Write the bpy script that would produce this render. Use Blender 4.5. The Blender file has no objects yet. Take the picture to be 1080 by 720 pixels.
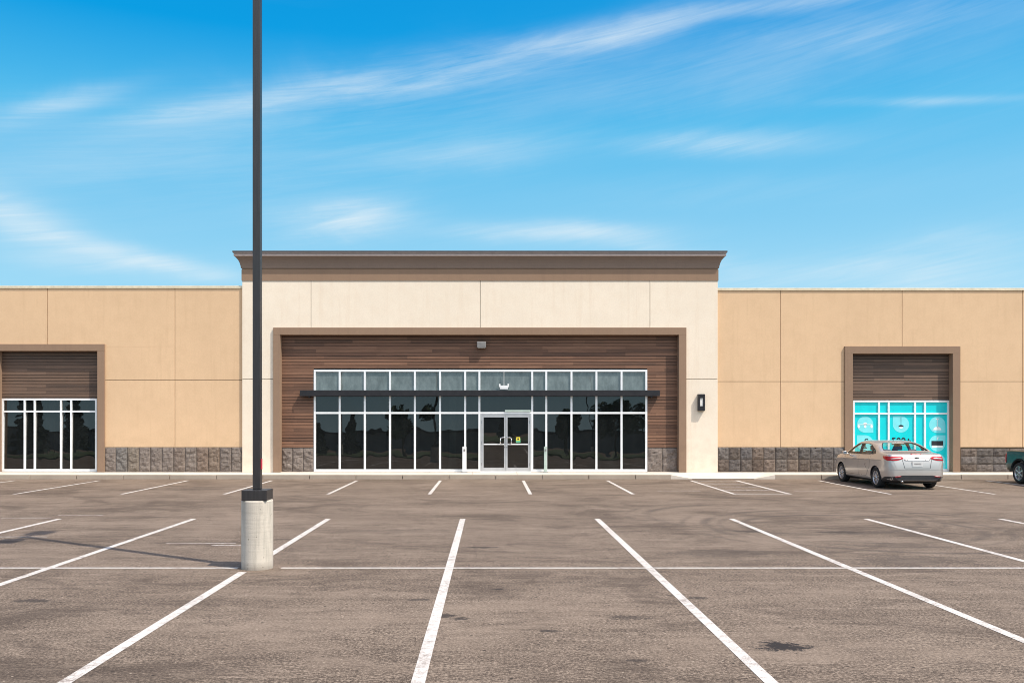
import bpy, bmesh, math, random
from mathutils import Vector, Matrix, noise
from mathutils.bvhtree import BVHTree
R = random.Random(7)
D = bpy.data; SC = bpy.context.scene; COL = SC.collection
# ------------------------------------------------------------------ survey: metres from sight lines
H = 2.15; FL = 920.0; VX = 517.0; VY = 441.0
F = 32.4                                   # distance to the centre facade
def X(px, y=F): return (px - VX) * y / FL
def Z(py, y=F): return H - (py - VY) * y / FL
def G(px, py):                             # point on the tarmac
    y = H * FL / (py - VY); return ((px - VX) * y / FL, y)

# ------------------------------------------------------------------ material helpers
def srgb(r, g, b):
    f = lambda c: c/12.92 if c <= .04045 else ((c+.055)/1.055)**2.4
    return (f(r/255), f(g/255), f(b/255), 1)
class NT:
    def __init__(s, mat):
        s.t = mat.node_tree; s.t.nodes.clear()
    def n(s, typ, ins=None, **props):
        nd = s.t.nodes.new(typ)
        for k, v in props.items(): setattr(nd, k, v)
        for k, v in (ins or {}).items(): s.put(nd.inputs[k], v)
        return nd
    def put(s, sock, v):
        if isinstance(v, bpy.types.NodeSocket): s.t.links.new(v, sock)
        elif isinstance(v, bpy.types.Node): s.t.links.new(v.outputs[0], sock)
        else: sock.default_value = v
    def m(s, op, a, b=0.0, c=0.0, clamp=False):
        nd = s.n('ShaderNodeMath', operation=op, use_clamp=clamp)
        s.put(nd.inputs[0], a); s.put(nd.inputs[1], b)
        if len(nd.inputs) > 2: s.put(nd.inputs[2], c)
        return nd.outputs[0]
    def mix(s, f, a, b, mode='MIX'):
        nd = s.n('ShaderNodeMix', data_type='RGBA', blend_type=mode)
        s.put(nd.inputs[0], f); s.put(nd.inputs[6], a); s.put(nd.inputs[7], b)
        return nd.outputs[2]
    def obj(s, sc=(1, 1, 1), loc=(0, 0, 0)):
        tc = s.n('ShaderNodeTexCoord')
        mp = s.n('ShaderNodeMapping'); s.put(mp.inputs['Vector'], tc.outputs['Object'])
        mp.inputs['Scale'].default_value = sc; mp.inputs['Location'].default_value = loc
        return mp.outputs[0]
    def noise(s, vec, scale, detail=4, rough=.55, dist=0):
        nd = s.n('ShaderNodeTexNoise', {'Vector': vec, 'Scale': scale, 'Detail': detail, 'Roughness': rough, 'Distortion': dist})
        return nd.outputs[0]
    def ramp(s, fac, stops, interp='LINEAR'):
        nd = s.n('ShaderNodeValToRGB', {'Fac': fac}); cr = nd.color_ramp; cr.interpolation = interp
        while len(cr.elements) < len(stops): cr.elements.new(.5)
        for e, (p, c) in zip(cr.elements, stops):
            e.position = p; e.color = c if len(c) == 4 else (*c, 1)
        return nd.outputs[0]
    def rng(s, v, a, b, c=0.0, d=1.0):
        nd = s.n('ShaderNodeMapRange', {'Value': v, 'From Min': a, 'From Max': b, 'To Min': c, 'To Max': d}); return nd.outputs[0]
    def bump(s, h, strength, dist):
        return s.n('ShaderNodeBump', {'Height': h, 'Strength': strength, 'Distance': dist}).outputs[0]
    def out(s, **k):
        b = s.n('ShaderNodeBsdfPrincipled'); 
        for kk, v in k.items(): s.put(b.inputs[kk.replace('_', ' ')], v)
        o = s.n('ShaderNodeOutputMaterial'); s.t.links.new(b.outputs[0], o.inputs[0]); return b
def mat(name):
    m = D.materials.new(name); m.use_nodes = True; return m, NT(m)
def g3(v): return (v, v, v, 1)

def simple(name, col, rough=.5, metal=0, var=.12, scale=6, bump=.0, coat=0, spec=.5, streak=None):
    m, t = mat(name)
    v = t.obj(streak or (1, 1, 1))
    n = t.noise(v, scale, 5, .6)
    dark = tuple(c*(1-var) for c in col[:3]) + (1,); lite = tuple(min(1, c*(1+var)) for c in col[:3]) + (1,)
    c = t.mix(t.rng(n, .3, .7), dark, lite)
    k = dict(Base_Color=c, Roughness=t.rng(n, .3, .7, rough*.9, min(1, rough*1.1)), Metallic=metal)
    b = t.out(**k)
    if bump: t.put(b.inputs['Normal'], t.bump(t.noise(v, scale*14, 3), .6, bump))
    b.inputs['Coat Weight'].default_value = coat
    b.inputs['Specular IOR Level'].default_value = spec
    return m

def stucco(name, col, streakc):
    m, t = mat(name); v = t.obj()
    big = t.noise(v, .35, 4, .6); mid = t.noise(v, 2.5, 5, .65); fine = t.noise(v, 22, 4, .85)
    st = t.noise(t.obj((3.5, 3.5, .22)), 1.6, 5, .65)
    c = t.mix(t.rng(big, .3, .7), col, tuple(x*.93 for x in col[:3])+(1,))
    c = t.mix(t.rng(mid, .42, .75, 0, .35), c, streakc)
    c = t.mix(t.rng(st, .53, .72, 0, .42), c, streakc)
    c = t.mix(t.rng(fine, .40, .62, .0, .17), c, tuple(x*.6 for x in col[:3])+(1,))
    # rain streaks just below the parapet and grime just above the stone base
    sep = t.n('ShaderNodeSeparateXYZ', {0: t.obj()}).outputs[2]
    low = t.m('MULTIPLY', t.rng(sep, 1.6, 1.0, 0, .3), t.rng(mid, .3, .7))
    c = t.mix(low, c, tuple(x*.55 for x in col[:3])+(1,))
    t.out(Base_Color=c, Roughness=.92, Normal=t.bump(t.m('ADD', fine, t.m('MULTIPLY', mid, .6)), .35, .006), Specular_IOR_Level=.2)
    return m

M = {}
M['cream'] = stucco('cream_stucco', (.85, .735, .585, 1), (.74, .60, .45, 1))
M['tan'] = stucco('tan_stucco', (.72, .495, .300, 1), (.585, .39, .23, 1))
M['back'] = simple('joint_shadow_stucco', (.22, .15, .09, 1), .9)
M['trimbrown'] = stucco('brown_stucco', (.295, .195, .130, 1), (.23, .152, .105, 1))
M['cornice'] = stucco('cornice_brown', (.25, .185, .145, 1), (.20, .148, .118, 1))
M['flash'] = simple('dark_metal_flashing', (.10, .075, .065, 1), .45, .3)
M['captrim'] = simple('pale_cap_trim', (.40, .32, .285, 1), .5, .1)
M['capflash'] = simple('cream_metal_flashing', (.72, .62, .44, 1), .5, .1)
M['alu'] = simple('white_aluminium', (.86, .86, .85, 1), .35, .15, .05)
M['doorframe'] = simple('anodised_door_frame', (.52, .52, .52, 1), .35, .5, .06)
M['charcoal'] = simple('charcoal_metal', (.022, .020, .022, 1), .42, .3, .15)
M['pole'] = simple('bronze_black_pole', (.034, .031, .031, 1), .38, .2, .2, streak=(6, 6, .5))
M['red'] = simple('red_plastic', (.45, .02, .04, 1), .4)
M['white'] = simple('white_paint', (.75, .75, .73, 1), .5, 0, .06)
M['greybox'] = simple('grey_painted_metal', (.20, .19, .18, 1), .5, .1)
M['lens'] = simple('frosted_lens', (.75, .72, .66, 1), .3)
M['rubber'] = simple('tyre_rubber', (.018, .018, .019, 1), .85, 0, .2, 30)
M['blackplastic'] = simple('black_plastic', (.02, .02, .022, 1), .5, 0, .2)
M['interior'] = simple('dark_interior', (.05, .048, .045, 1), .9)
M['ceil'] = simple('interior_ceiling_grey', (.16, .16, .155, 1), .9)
M['seat'] = simple('grey_seat_cloth', (.16, .16, .17, 1), .9)
M['chrome'] = simple('chrome', (.6, .6, .62, 1), .18, 1, .03)
M['alloy'] = simple('alloy_wheel', (.55, .55, .57, 1), .3, .85, .06)
M['carroof'] = simple('roof_membrane', (.3, .3, .29, 1), .9)
M['silver'] = simple('champagne_silver_paint', (.54, .50, .46, 1), .30, .5, .02, 3, coat=.8)
M['green'] = simple('dark_green_paint', (.002, .014, .013, 1), .4, .1, .1, 3, coat=.25)
M['tail'] = simple('tail_lamp_red', (.48, .0, .008, 1), .2, 0, .12, 30, coat=.3)
M['tailclear'] = simple('lamp_clear', (.62, .55, .55, 1), .12, .2, .1, coat=1)
M['plate'] = simple('plate_white', (.62, .62, .60, 1), .4, 0, .05)
M['ink'] = simple('black_ink', (.012, .014, .02, 1), .6)
M['paleteal'] = simple('pale_teal_film', (.19, .70, .74, 1), .6, 0, .05)
M['inkw'] = simple('white_film', (.8, .84, .82, 1), .6, 0, .03)
M['yel'] = simple('yellow_sticker', (.75, .62, .05, 1), .5); M['grn'] = simple('green_sticker', (.12, .42, .22, 1), .5)
M['bark'] = simple('bark', (.07, .05, .035, 1), .95, bump=.02)
M['brass'] = simple('pale_green_strip', (.42, .50, .44, 1), .5)

def film_mat():
    m, t = mat('turquoise_window_film'); n = t.noise(t.obj((1, 1, .4)), 2.2, 3)
    c = t.mix(t.rng(n, .3, .7), (.0, .56, .59, 1), (.0, .66, .68, 1))
    b = t.out(Base_Color=c, Roughness=.35, Specular_IOR_Level=.5); return m
M['film'] = film_mat()

def glass_mat(name, tint, refl, dust, dustcol, wav=.010):
    m, t = mat(name)
    v = t.obj((1, 1, 1))
    h = t.noise(v, .9, 2, .4)
    nrm = t.bump(h, 1.0, wav)
    gl = t.n('ShaderNodeBsdfGlossy', {'Color': (1, .93, .86, 1), 'Roughness': .0, 'Normal': nrm})
    tr = t.n('ShaderNodeBsdfTransparent', {'Color': tint})
    df = t.n('ShaderNodeBsdfDiffuse', {'Color': dustcol})
    fr = t.n('ShaderNodeFresnel', {'IOR': 1.5, 'Normal': nrm})
    f = t.m('MULTIPLY', fr, refl, clamp=True)
    dn = t.noise(t.obj((1, 1, .5)), 3, 5, .7)
    base = t.n('ShaderNodeMixShader', {0: t.rng(dn, .3, .75, dust*.55, dust*1.3), 1: tr, 2: df})
    sh = t.n('ShaderNodeMixShader', {0: f, 1: base, 2: gl})
    gm = t.n('ShaderNodeNewGeometry'); clear = t.n('ShaderNodeBsdfTransparent', {'Color': g3(1)})
    sh = t.n('ShaderNodeMixShader', {0: gm.outputs['Backfacing'], 1: sh, 2: clear})
    o = t.n('ShaderNodeOutputMaterial', {0: sh}); return m
M['glass'] = glass_mat('dark_tinted_glass', (.14, .18, .175, 1), 1.9, .035, (.27, .31, .31, 1), .004)
M['glass_top'] = glass_mat('dusty_transom_glass', (.22, .26, .25, 1), 2.1, .40, (.37, .44, .43, 1), .004)
M['carglass'] = glass_mat('car_glass', (.72, .80, .76, 1), .75, .01, (.2, .2, .2, 1), .001)

def asphalt(name):
    m, t = mat(name); v = t.obj()
    big = t.noise(v, .09, 4, .6, .6)
    st = t.noise(t.obj((.16, .75, 1)), 1.0, 6, .68, .5)         # screed streaks along the paving direction
    st2 = t.noise(t.obj((.5, 2.4, 1), (7, 3, 0)), 1.1, 6, .72, .8)
    mid = t.noise(v, 1.7, 6, .7)
    fine = t.noise(v, 34, 3, .9); grit = t.n('ShaderNodeTexVoronoi', {'Vector': v, 'Scale': 95.0}).outputs['Distance']
    c = t.mix(t.rng(big, .3, .7), (.150, .119, .094, 1), (.185, .148, .119, 1))
    c = t.mix(t.rng(st, .48, .66, 0, .8), c, (.27, .222, .182, 1))
    c = t.mix(t.rng(st, .46, .30, 0, .5), c, (.098, .076, .060, 1))
    c = t.mix(t.rng(st2, .52, .62, 0, .8), c, (.30, .248, .205, 1))
    c = t.mix(t.rng(mid, .52, .66, 0, .62), c, (.095, .075, .06, 1))
    med = t.noise(v, 17, 5, .85)
    c = t.mix(t.rng(med, .52, .66, 0, .5), c, (.34, .285, .237, 1)); c = t.mix(t.rng(med, .48, .36, 0, .5), c, (.06, .047, .038, 1))
    c = t.mix(t.rng(fine, .50, .60, 0, .62), c, (.50, .42, .35, 1))
    c = t.mix(t.rng(fine, .49, .40, 0, .6), c, (.045, .036, .029, 1))
    far = t.noise(t.obj((11, 2.6, 1), (4, 8, 0)), 1.0, 5, .8); pat = t.noise(t.obj((.32, .5, 1), (9, 2, 0)), 1.0, 5, .7, 1.0)
    c = t.mix(t.rng(far, .52, .66, 0, .30), c, (.33, .275, .227, 1)); c = t.mix(t.rng(far, .48, .34, 0, .30), c, (.07, .055, .044, 1))
    c = t.mix(t.rng(pat, .52, .62, 0, .55), c, (.08, .062, .05, 1)); c = t.mix(t.rng(pat, .47, .37, 0, .45), c, (.31, .255, .21, 1))
    nr = t.noise(t.obj((1.3, 6.5, 1), (2, 5, 0)), 1.0, 6, .78, .3)
    c = t.mix(t.rng(nr, .52, .66, 0, .36), c, (.34, .285, .235, 1)); c = t.mix(t.rng(nr, .47, .34, 0, .42), c, (.075, .058, .047, 1))
    spk = t.n('ShaderNodeTexVoronoi', {'Vector': v, 'Scale': 8.5}).outputs['Distance']; c = t.mix(t.rng(spk, .10, .06, 0, .75), c, (.55, .48, .40, 1))
    spk2 = t.n('ShaderNodeTexVoronoi', {'Vector': t.obj((1, 1, 1), (5.3, 2.1, 0)), 'Scale': 4.1}).outputs['Distance']; c = t.mix(t.rng(spk2, .075, .05, 0, .9), c, (.03, .024, .02, 1))
    c = t.mix(1.0, c, (.765, .70, .63, 1), 'MULTIPLY')
    sep = t.n('ShaderNodeSeparateXYZ', {0: v}); x, y = sep.outputs[0], sep.outputs[1]
    # oil and damp stains at their places on the tarmac
    wob = t.noise(v, 3.0, 5, .75); sp = t.noise(v, 14, 4, .8)
    acc = None
    stains = [(825, 681, .24, .13, 1.0), (735, 630, .16, .07, .7), (665, 651, .22, .08, .55), (470, 649, .12, .07, .8), (486, 652, .10, .05, .8),
              (442, 632, .16, .05, .65), (525, 621, .08, .03, .8), (38, 633, .25, .07, .7), (506, 577, .28, .06, .8), (885, 561, .5, .12, .7),
              (792, 560, .35, .10, .6), (960, 592, .9, .35, .45), (955, 575, .8, .25, .3), (580, 665, .12, .04, .8), (672, 696, .1, .03, .6), (712, 628, .10, .06, .5),
              (200, 515, 1.2, .5, .35), (760, 583, .9, .3, .35), (420, 560, 1.2, .25, .2)]
    for px, py, rx, ry, s in stains:
        cx, cy = G(px, py)
        dx = t.m('DIVIDE', t.m('SUBTRACT', x, cx), rx*1.25); dy = t.m('DIVIDE', t.m('SUBTRACT', y, cy), ry*1.8)
        d = t.m('SQRT', t.m('ADD', t.m('MULTIPLY', dx, dx), t.m('MULTIPLY', dy, dy)))
        d = t.m('ADD', d, t.m('MULTIPLY', t.m('SUBTRACT', wob, .5), 1.8))
        d = t.m('ADD', d, t.m('MULTIPLY', t.m('SUBTRACT', sp, .5), 2.6))
        k = t.rng(d, .85, .55, 0, s)
        acc = k if acc is None else t.m('MAXIMUM', acc, k)
    c = t.mix(acc, c, (.03, .024, .021, 1))
    # curving tyre scrubs
    arcs = None
    for px, py, rad in [(905, 556, 2.2), (925, 556, 3.3), (820, 545, 2.8)]:
        cx, cy = G(px, py)
        dx = t.m('SUBTRACT', x, cx); dy = t.m('SUBTRACT', y, cy)
        d = t.m('SQRT', t.m('ADD', t.m('MULTIPLY', dx, dx), t.m('MULTIPLY', dy, dy)))
        k = t.rng(t.m('ABSOLUTE', t.m('SUBTRACT', d, rad)), .16, .03, 0, .55)
        k2 = t.rng(t.m('ABSOLUTE', t.m('SUBTRACT', d, rad+.45)), .10, .02, 0, .35)
        k = t.m('MAXIMUM', k, k2)
        arcs = k if arcs is None else t.m('MAXIMUM', arcs, k)
    arcs = t.m('MULTIPLY', arcs, t.rng(t.noise(v, .55, 3), .36, .56))
    c = t.mix(arcs, c, (.06, .048, .04, 1))
    # hairline crack running out from below the camera
    cr = 1.0  #, t.m('SUBTRACT', t.m('ADD', x, t.m('MULTIPLY', t.noise(t.obj((.2, 1.5, 1)), 2, 4), .12)), .12))
    hgt = t.m('ADD', t.m('MULTIPLY', fine, .8), t.m('MULTIPLY', grit, .5))
    t.out(Base_Color=c, Roughness=.9, Specular_IOR_Level=.25, Normal=t.bump(hgt, .5, .006))
    return m
M['asphalt'] = asphalt('worn_brown_asphalt')

def linepaint(name, wear):
    m, t = mat(name); v = t.obj()
    n = t.noise(v, 9, 6, .8); n2 = t.noise(v, 60, 3, .8); b = t.noise(v, 1.2, 3)
    w = t.m('ADD', t.m('MULTIPLY', n, .6), t.m('ADD', t.m('MULTIPLY', n2, .35), t.m('MULTIPLY', b, .25)))
    c = t.mix(t.rng(n, .3, .7), (.62, .575, .52, 1), (.52, .475, .425, 1))
    c = t.mix(t.rng(w, wear, wear+.12, 0, .85), c, (.22, .17, .14, 1))
    t.out(Base_Color=c, Roughness=.8, Specular_IOR_Level=.3, Normal=t.bump(n2, .4, .004)); return m
M['line'] = linepaint('parking_paint', .60); M['faint'] = linepaint('worn_parking_paint', .505)

def concrete(name, col, form=False):
    m, t = mat(name); v = t.obj()
    n = t.noise(v, 1.5, 5, .65); f = t.noise(v, 45, 4, .75)
    c = t.mix(t.rng(n, .3, .7), tuple(x*.82 for x in col[:3])+(1,), col)
    c = t.mix(t.rng(f, .55, .75, 0, .45), c, tuple(x*.55 for x in col[:3])+(1,))
    h = f
    if form:
        w = t.noise(t.obj((.8, .8, 22)), 1.0, 4, .7)
        c = t.mix(t.rng(w, .54, .70, 0, .26), c, (.30, .26, .215, 1))
        vo = t.n('ShaderNodeTexVoronoi', {'Vector': t.obj(), 'Scale': 13.0}).outputs['Distance']
        c = t.mix(t.rng(vo, .13, .07, 0, .85), c, (.10, .085, .07, 1))
        st = t.noise(t.obj((9, 9, .9)), 1.0, 5, .7)
        c = t.mix(t.rng(st, .50, .68, 0, .55), c, (.30, .28, .235, 1))
        z = t.n('ShaderNodeSeparateXYZ', {0: v}).outputs[2]
        c = t.mix(t.m('MULTIPLY', t.rng(z, .12, .0, 0, .7), t.rng(n, .25, .6)), c, (.18, .15, .12, 1))
        h = t.m('ADD', f, t.m('MULTIPLY', w, 1.5))
    t.out(Base_Color=c, Roughness=.9, Specular_IOR_Level=.2, Normal=t.bump(h, .5, .006)); return m
M['walk'] = concrete('sidewalk_concrete', (.66, .59, .50, 1))
M['kerb'] = concrete('kerb_concrete', (.40, .33, .26, 1))
M['base'] = concrete('cast_concrete', (.62, .56, .47, 1), True)

def siding_mat(name, warm):
    m, t = mat(name)
    tc = t.n('ShaderNodeTexCoord'); sp = t.n('ShaderNodeSeparateXYZ', {0: tc.outputs['Object']})
    xz = t.n('ShaderNodeCombineXYZ', {0: sp.outputs[0], 1: sp.outputs[2], 2: 0.0})
    br = t.n('ShaderNodeTexBrick', {'Vector': xz, 'Color1': g3(0), 'Color2': g3(1), 'Mortar': g3(.5), 'Scale': 1.0, 'Mortar Size': .0,
                                    'Brick Width': 3.1, 'Row Height': .118}, offset=.37, offset_frequency=2, squash=.7, squash_frequency=3)
    gr = t.noise(t.obj((.8, 1, 26)), 1.4, 7, .7, .4); gr2 = t.noise(t.obj((.35, 1, 7), (3, 0, 5)), 1.0, 5, .65)
    f = t.m('ADD', t.m('MULTIPLY', br.outputs['Color'], .24), t.m('ADD', t.m('MULTIPLY', gr, .55), t.m('MULTIPLY', gr2, .35)))
    a, b, c_ = ((.070, .039, .025), (.155, .078, .046), (.26, .138, .082)) if warm else ((.062, .041, .030), (.118, .074, .050), (.19, .118, .080))
    c = t.ramp(t.rng(f, .34, .80), [(0, a), (.5, b), (1, c_)])
    t.out(Base_Color=c, Roughness=.62, Specular_IOR_Level=.35, Normal=t.bump(gr, .3, .004)); return m
M['wood'] = siding_mat('warm_wood_plank', True); M['wood2'] = siding_mat('brown_wood_plank', False)

def stone_mat():
    m, t = mat('split_face_block'); v = t.obj()
    n = t.noise(v, 4.5, 5, .7); f = t.noise(v, 18, 5, .88)
    cell = t.n('ShaderNodeVertexColor', layer_name='tone').outputs[0]
    c = t.mix(t.rng(n, .3, .7), (.128, .103, .088, 1), (.24, .20, .172, 1))
    c = t.mix(t.rng(f, .55, .75, 0, .6), c, (.34, .29, .25, 1)); c = t.mix(t.rng(f, .45, .27, 0, .6), c, (.05, .04, .036, 1))
    c = t.mix(1.0, c, cell, 'MULTIPLY')
    t.out(Base_Color=c, Roughness=.95, Specular_IOR_Level=.15, Normal=t.bump(f, .6, .012)); return m
M['stone'] = stone_mat()
def leaf_mat(name, a, b):
    m, t = mat(name); n = t.noise(t.obj(), 1.3, 4)
    c = t.mix(t.rng(n, .35, .65), a, b); t.out(Base_Color=c, Roughness=.75, Specular_IOR_Level=.25); return m
M['leaf'] = leaf_mat('leaves', (.022, .045, .014, 1), (.055, .095, .028, 1))
M['needle'] = leaf_mat('needles', (.014, .032, .018, 1), (.03, .06, .035, 1))
M['grass'] = leaf_mat('mown_grass', (.05, .085, .02, 1), (.09, .12, .04, 1))

# ------------------------------------------------------------------ object helpers
def link(name, bm, m, parent=None, smooth=False, normals=True):
    if normals: bmesh.ops.recalc_face_normals(bm, faces=bm.faces)
    me = D.meshes.new(name); bm.to_mesh(me); bm.free()
    for x in (m if isinstance(m, (list, tuple)) else [m]): me.materials.append(x)
    if smooth:
        for p in me.polygons: p.use_smooth = True
    o = D.objects.new(name, me); COL.objects.link(o)
    if parent: o.parent = parent
    return o
def tag(o, label=None, cat=None, group=None, kind=None):
    if label: o['label'] = label
    if cat: o['category'] = cat
    if group: o['group'] = group
    if kind: o['kind'] = kind
    return o
def thing(name, label, cat, loc=(0, 0, 0), group=None):
    o = D.objects.new(name, None); COL.objects.link(o); o.location = loc; o.empty_display_size = .3
    return tag(o, label, cat, group)
def NB(): return bmesh.new()
def box(bm, x0, x1, y0, y1, z0, z1, bev=0, mi=0):
    vs = [bm.verts.new((x, y, z)) for x in (x0, x1) for y in (y0, y1) for z in (z0, z1)]
    fs = [bm.faces.new([vs[i] for i in q]) for q in ((0, 1, 3, 2), (4, 6, 7, 5), (0, 4, 5, 1), (2, 3, 7, 6), (0, 2, 6, 4), (1, 5, 7, 3))]
    for f in fs: f.material_index = mi
    if bev:
        es = list({e for f in fs for e in f.edges})
        bmesh.ops.bevel(bm, geom=es, offset=bev, segments=2, affect='EDGES', profile=.6)
def cyl(bm, c, r, axis, h, seg=24, r2=None, mi=0):
    mt = Matrix.Translation(c)
    if axis == 'x': mt = mt @ Matrix.Rotation(math.pi/2, 4, 'Y')
    if axis == 'y': mt = mt @ Matrix.Rotation(math.pi/2, 4, 'X')
    g = bmesh.ops.create_cone(bm, cap_ends=True, segments=seg, radius1=r, radius2=r if r2 is None else r2, depth=h, matrix=mt)
    for v in g['verts']:
        for f in v.link_faces: f.material_index = mi
def rects(name, m, parent, boxes, bev=0, smooth=False):
    bm = NB()
    for b in boxes: box(bm, *b, bev=bev)
    return link(name, bm, m, parent, smooth)

# ------------------------------------------------------------------ GROUND
KY = 30.9                                   # face of the kerb
bm = NB()
xs = [-400, -60, -20, 0, 20, 60, 400]; ys = [-400, -40, -5, 15, 33, 60, 400]
vv = [[bm.verts.new((x, y, 0)) for y in ys] for x in xs]
for i in range(6):
    for j in range(6): bm.faces.new((vv[i][j], vv[i+1][j], vv[i+1][j+1], vv[i][j+1]))
tag(link('parking_lot', bm, M['asphalt']), kind='structure')
bm = NB(); box(bm, -400, 400, -34, -9, -.3, .10); tag(link('grass_verge', bm, M['grass']), kind='structure')

# sidewalk slabs and kerb, with the dropped kerb beside the hatched bay
RX0, RX1 = 7.15, 9.35
bm = NB()
x = -46.0
while x < 46:
    x2 = x + 1.62
    if not (x2 > RX0 - .9 and x < RX1 + .9):
        box(bm, x, x2-.012, KY+.17, F+.2, -.2, .15)
    x = x2
xl = RX0 - .9; 
xa = -46 + 1.62*math.floor((xl+46)/1.62); xb = -46 + 1.62*math.ceil((RX1+.9+46)/1.62)
box(bm, xa, xb, KY+1.0, F+.2, -.2, .15)
box(bm, xa, RX0-.75, KY+.17, KY+.99, -.2, .15); box(bm, RX1+.75, xb, KY+.17, KY+.99, -.2, .15)
# ramp and flares
def quad(bm, pts): bm.faces.new([bm.verts.new(p) for p in pts])
quad(bm, [(RX0, KY, .012), (RX1, KY, .012), (RX1, KY+1.0, .15), (RX0, KY+1.0, .15)])
quad(bm, [(RX0-.75, KY, .15), (RX0, KY, .012), (RX0, KY+1.0, .15), (RX0-.75, KY+1.0, .15)])
quad(bm, [(RX1, KY, .012), (RX1+.75, KY, .15), (RX1+.75, KY+1.0, .15), (RX1, KY+1.0, .15)])
quad(bm, [(RX0-.75, KY, .15), (RX0-.75, KY, 0), (RX0, KY, 0), (RX0, KY, .012)])
quad(bm, [(RX1, KY, .012), (RX1, KY, 0), (RX1+.75, KY, 0), (RX1+.75, KY, .15)])
tag(link('sidewalk', bm, M['walk']), kind='structure')
bm = NB(); x = -46.0
while x < 46:
    x2 = x + 1.65
    a, b = x, x2-.02
    for (p, q) in ([(a, b)] if (b < RX0-.75 or a > RX1+.75) else [(a, min(b, RX0-.75)), (max(a, RX1+.75), b)]):
        if q - p > .05: box(bm, p, q, KY, KY+.16, -.2, .152+R.uniform(-.003, .003), bev=.015)
    x = x2
tag(link('kerb', bm, M['kerb']), kind='structure')

# painted lines
def strip(name, x0, x1, y0, y1, m=None, skew=0, z=.004):
    bm = NB(); n = max(2, int(abs(y1-y0)/.5)); k = max(1, int(abs(x1-x0)/1.0))
    for i in range(n):
        for j in range(k):
            a, b = y0+(y1-y0)*i/n, y0+(y1-y0)*(i+1)/n; c, d = x0+(x1-x0)*j/k, x0+(x1-x0)*(j+1)/k
            s0, s1 = skew*i/n, skew*(i+1)/n
            quad(bm, [(c+s0, a, z), (d+s0, a, z), (d+s1, b, z), (c+s1, b, z)])
    bmesh.ops.remove_doubles(bm, verts=bm.verts, dist=1e-4)
    tag(link(name, bm, m or M['line']), kind='structure')
CY = H*FL/(599-VY)                          # cross line
for i in range(-7, 9):
    cx = -.588 + 2.875*i
    far = H*FL/(547-VY)
    if i == -1:
        strip('parking_line', cx-.058, cx+.058, 5.0, 12.2); strip('parking_line', cx-.058, cx+.058, 12.9, far)
    else: strip('parking_line', cx-.058, cx+.058, 5.0, far)
strip('bay_divider_line', -30, -3.62, CY-.042, CY+.042, z=.0065); strip('bay_divider_line', -3.0, 30, CY-.042, CY+.042, z=.0065)
NY0, NY1 = H*FL/(521-VY), H*FL/(506.6-VY)
for cx in [-28.1, -25.2, -22.3, -19.35, -16.42, -13.5, -10.45, -7.54, -4.6, -1.72, 1.14, 4.05, 6.93, 11.35, 14.3, 17.15, 20.1, 23, 26]:
    strip('parking_line', cx-.05, cx+.05, NY0, NY1)
strip('parking_line', 8.45, 8.57, NY0, NY1)
for k in range(5):                          # hatched bay
    yy = NY0 + .1 + k*(NY1-NY0-.3)/4
    strip('hatching_line', 6.99, 8.45, yy-.05, yy+.05, M['line'] if k in (0, 3) else M['faint'])
for px, py, w in [(28, 546, 1.1), (85, 543, 1.0), (212, 573, 1.2), (716, 517.5, 1.3), (866, 517.5, 1.6), (15, 566, 1.2), (248, 575, .8)]:
    gx, gy = G(px, py); strip('faded_marking', gx-w/2, gx+w/2, gy-.035, gy+.035, M['faint'])

# ------------------------------------------------------------------ BUILDING
B = thing('retail_building', 'long tan and cream stucco shop building with dark wood recesses and brown cornice', 'building')
WY = F + .09                                # wing wall plane
WT = .30
def panels(name, m, y, xcuts, zcuts, skips, label=None, gap=.016):
    """stucco wall made of separate panels with open joints"""
    bm = NB()
    for i in range(len(xcuts)-1):
        for j in range(len(zcuts)-1):
            if (i, j) in skips: continue
            x0, x1, z0, z1 = xcuts[i], xcuts[i+1], zcuts[j], zcuts[j+1]
            box(bm, x0, x1, y, y+.06, z0, z1)
    o = link(name, bm, m, B)
    if label: o['label'] = label
    return o
def wall(name, m, y, pieces, label):
    bm = NB()
    for (a, b, c, d) in pieces: box(bm, a, b, y, y+.05, c, d, bev=.004)
    o = link(name, bm, m, B); o['label'] = label; return o
g = .009
zt_c = Z(296, F); zj = Z(399.7, F); sw = .152
# centre block
xl, xr = X(255.5), X(757); pl, pr = X(291), X(720.5); ptop = Z(348.5)
j1, j2, j3 = X(328), X(506.5), X(685.5)
wall('stucco_wall', M['cream'], F, [
    (xl, pl, sw, zj-g), (xl, pl, zj+g, ptop), (pr, xr, sw, zj-g), (pr, xr, zj+g, ptop),
    (xl, j1-g, ptop, zt_c+.1), (j1+g, j2-g, ptop, zt_c+.1), (j2+g, j3-g, ptop, zt_c+.1), (j3+g, xr, ptop, zt_c+.1)],
    'cream stucco wall of the raised centre block')
# structure behind the joints (box walls of the block)
topz = Z(267)
bm = NB()
box(bm, xl+.02, pl, F+.05, F+.4, .0, zt_c+.1); box(bm, pr, xr-.02, F+.05, F+.4, .0, zt_c+.1)
box(bm, pl, pr, F+.05, F+.4, ptop, zt_c+.1)
link('backing_wall', bm, M['back'], B)
rects('block_side_wall', M['cream'], B, [(xl+.001, xl+.28, F+.42, F+20, sw, topz-.02), (xr-.28, xr-.001, F+.42, F+20, sw, topz-.02), (xl+.29, xr-.29, F+.42, F+.6, zt_c+.11, topz-.03),
      (xl+.001, xl+.019, F+.052, F+.418, sw, zt_c+.1), (xr-.019, xr-.001, F+.052, F+.418, sw, zt_c+.1)])
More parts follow.
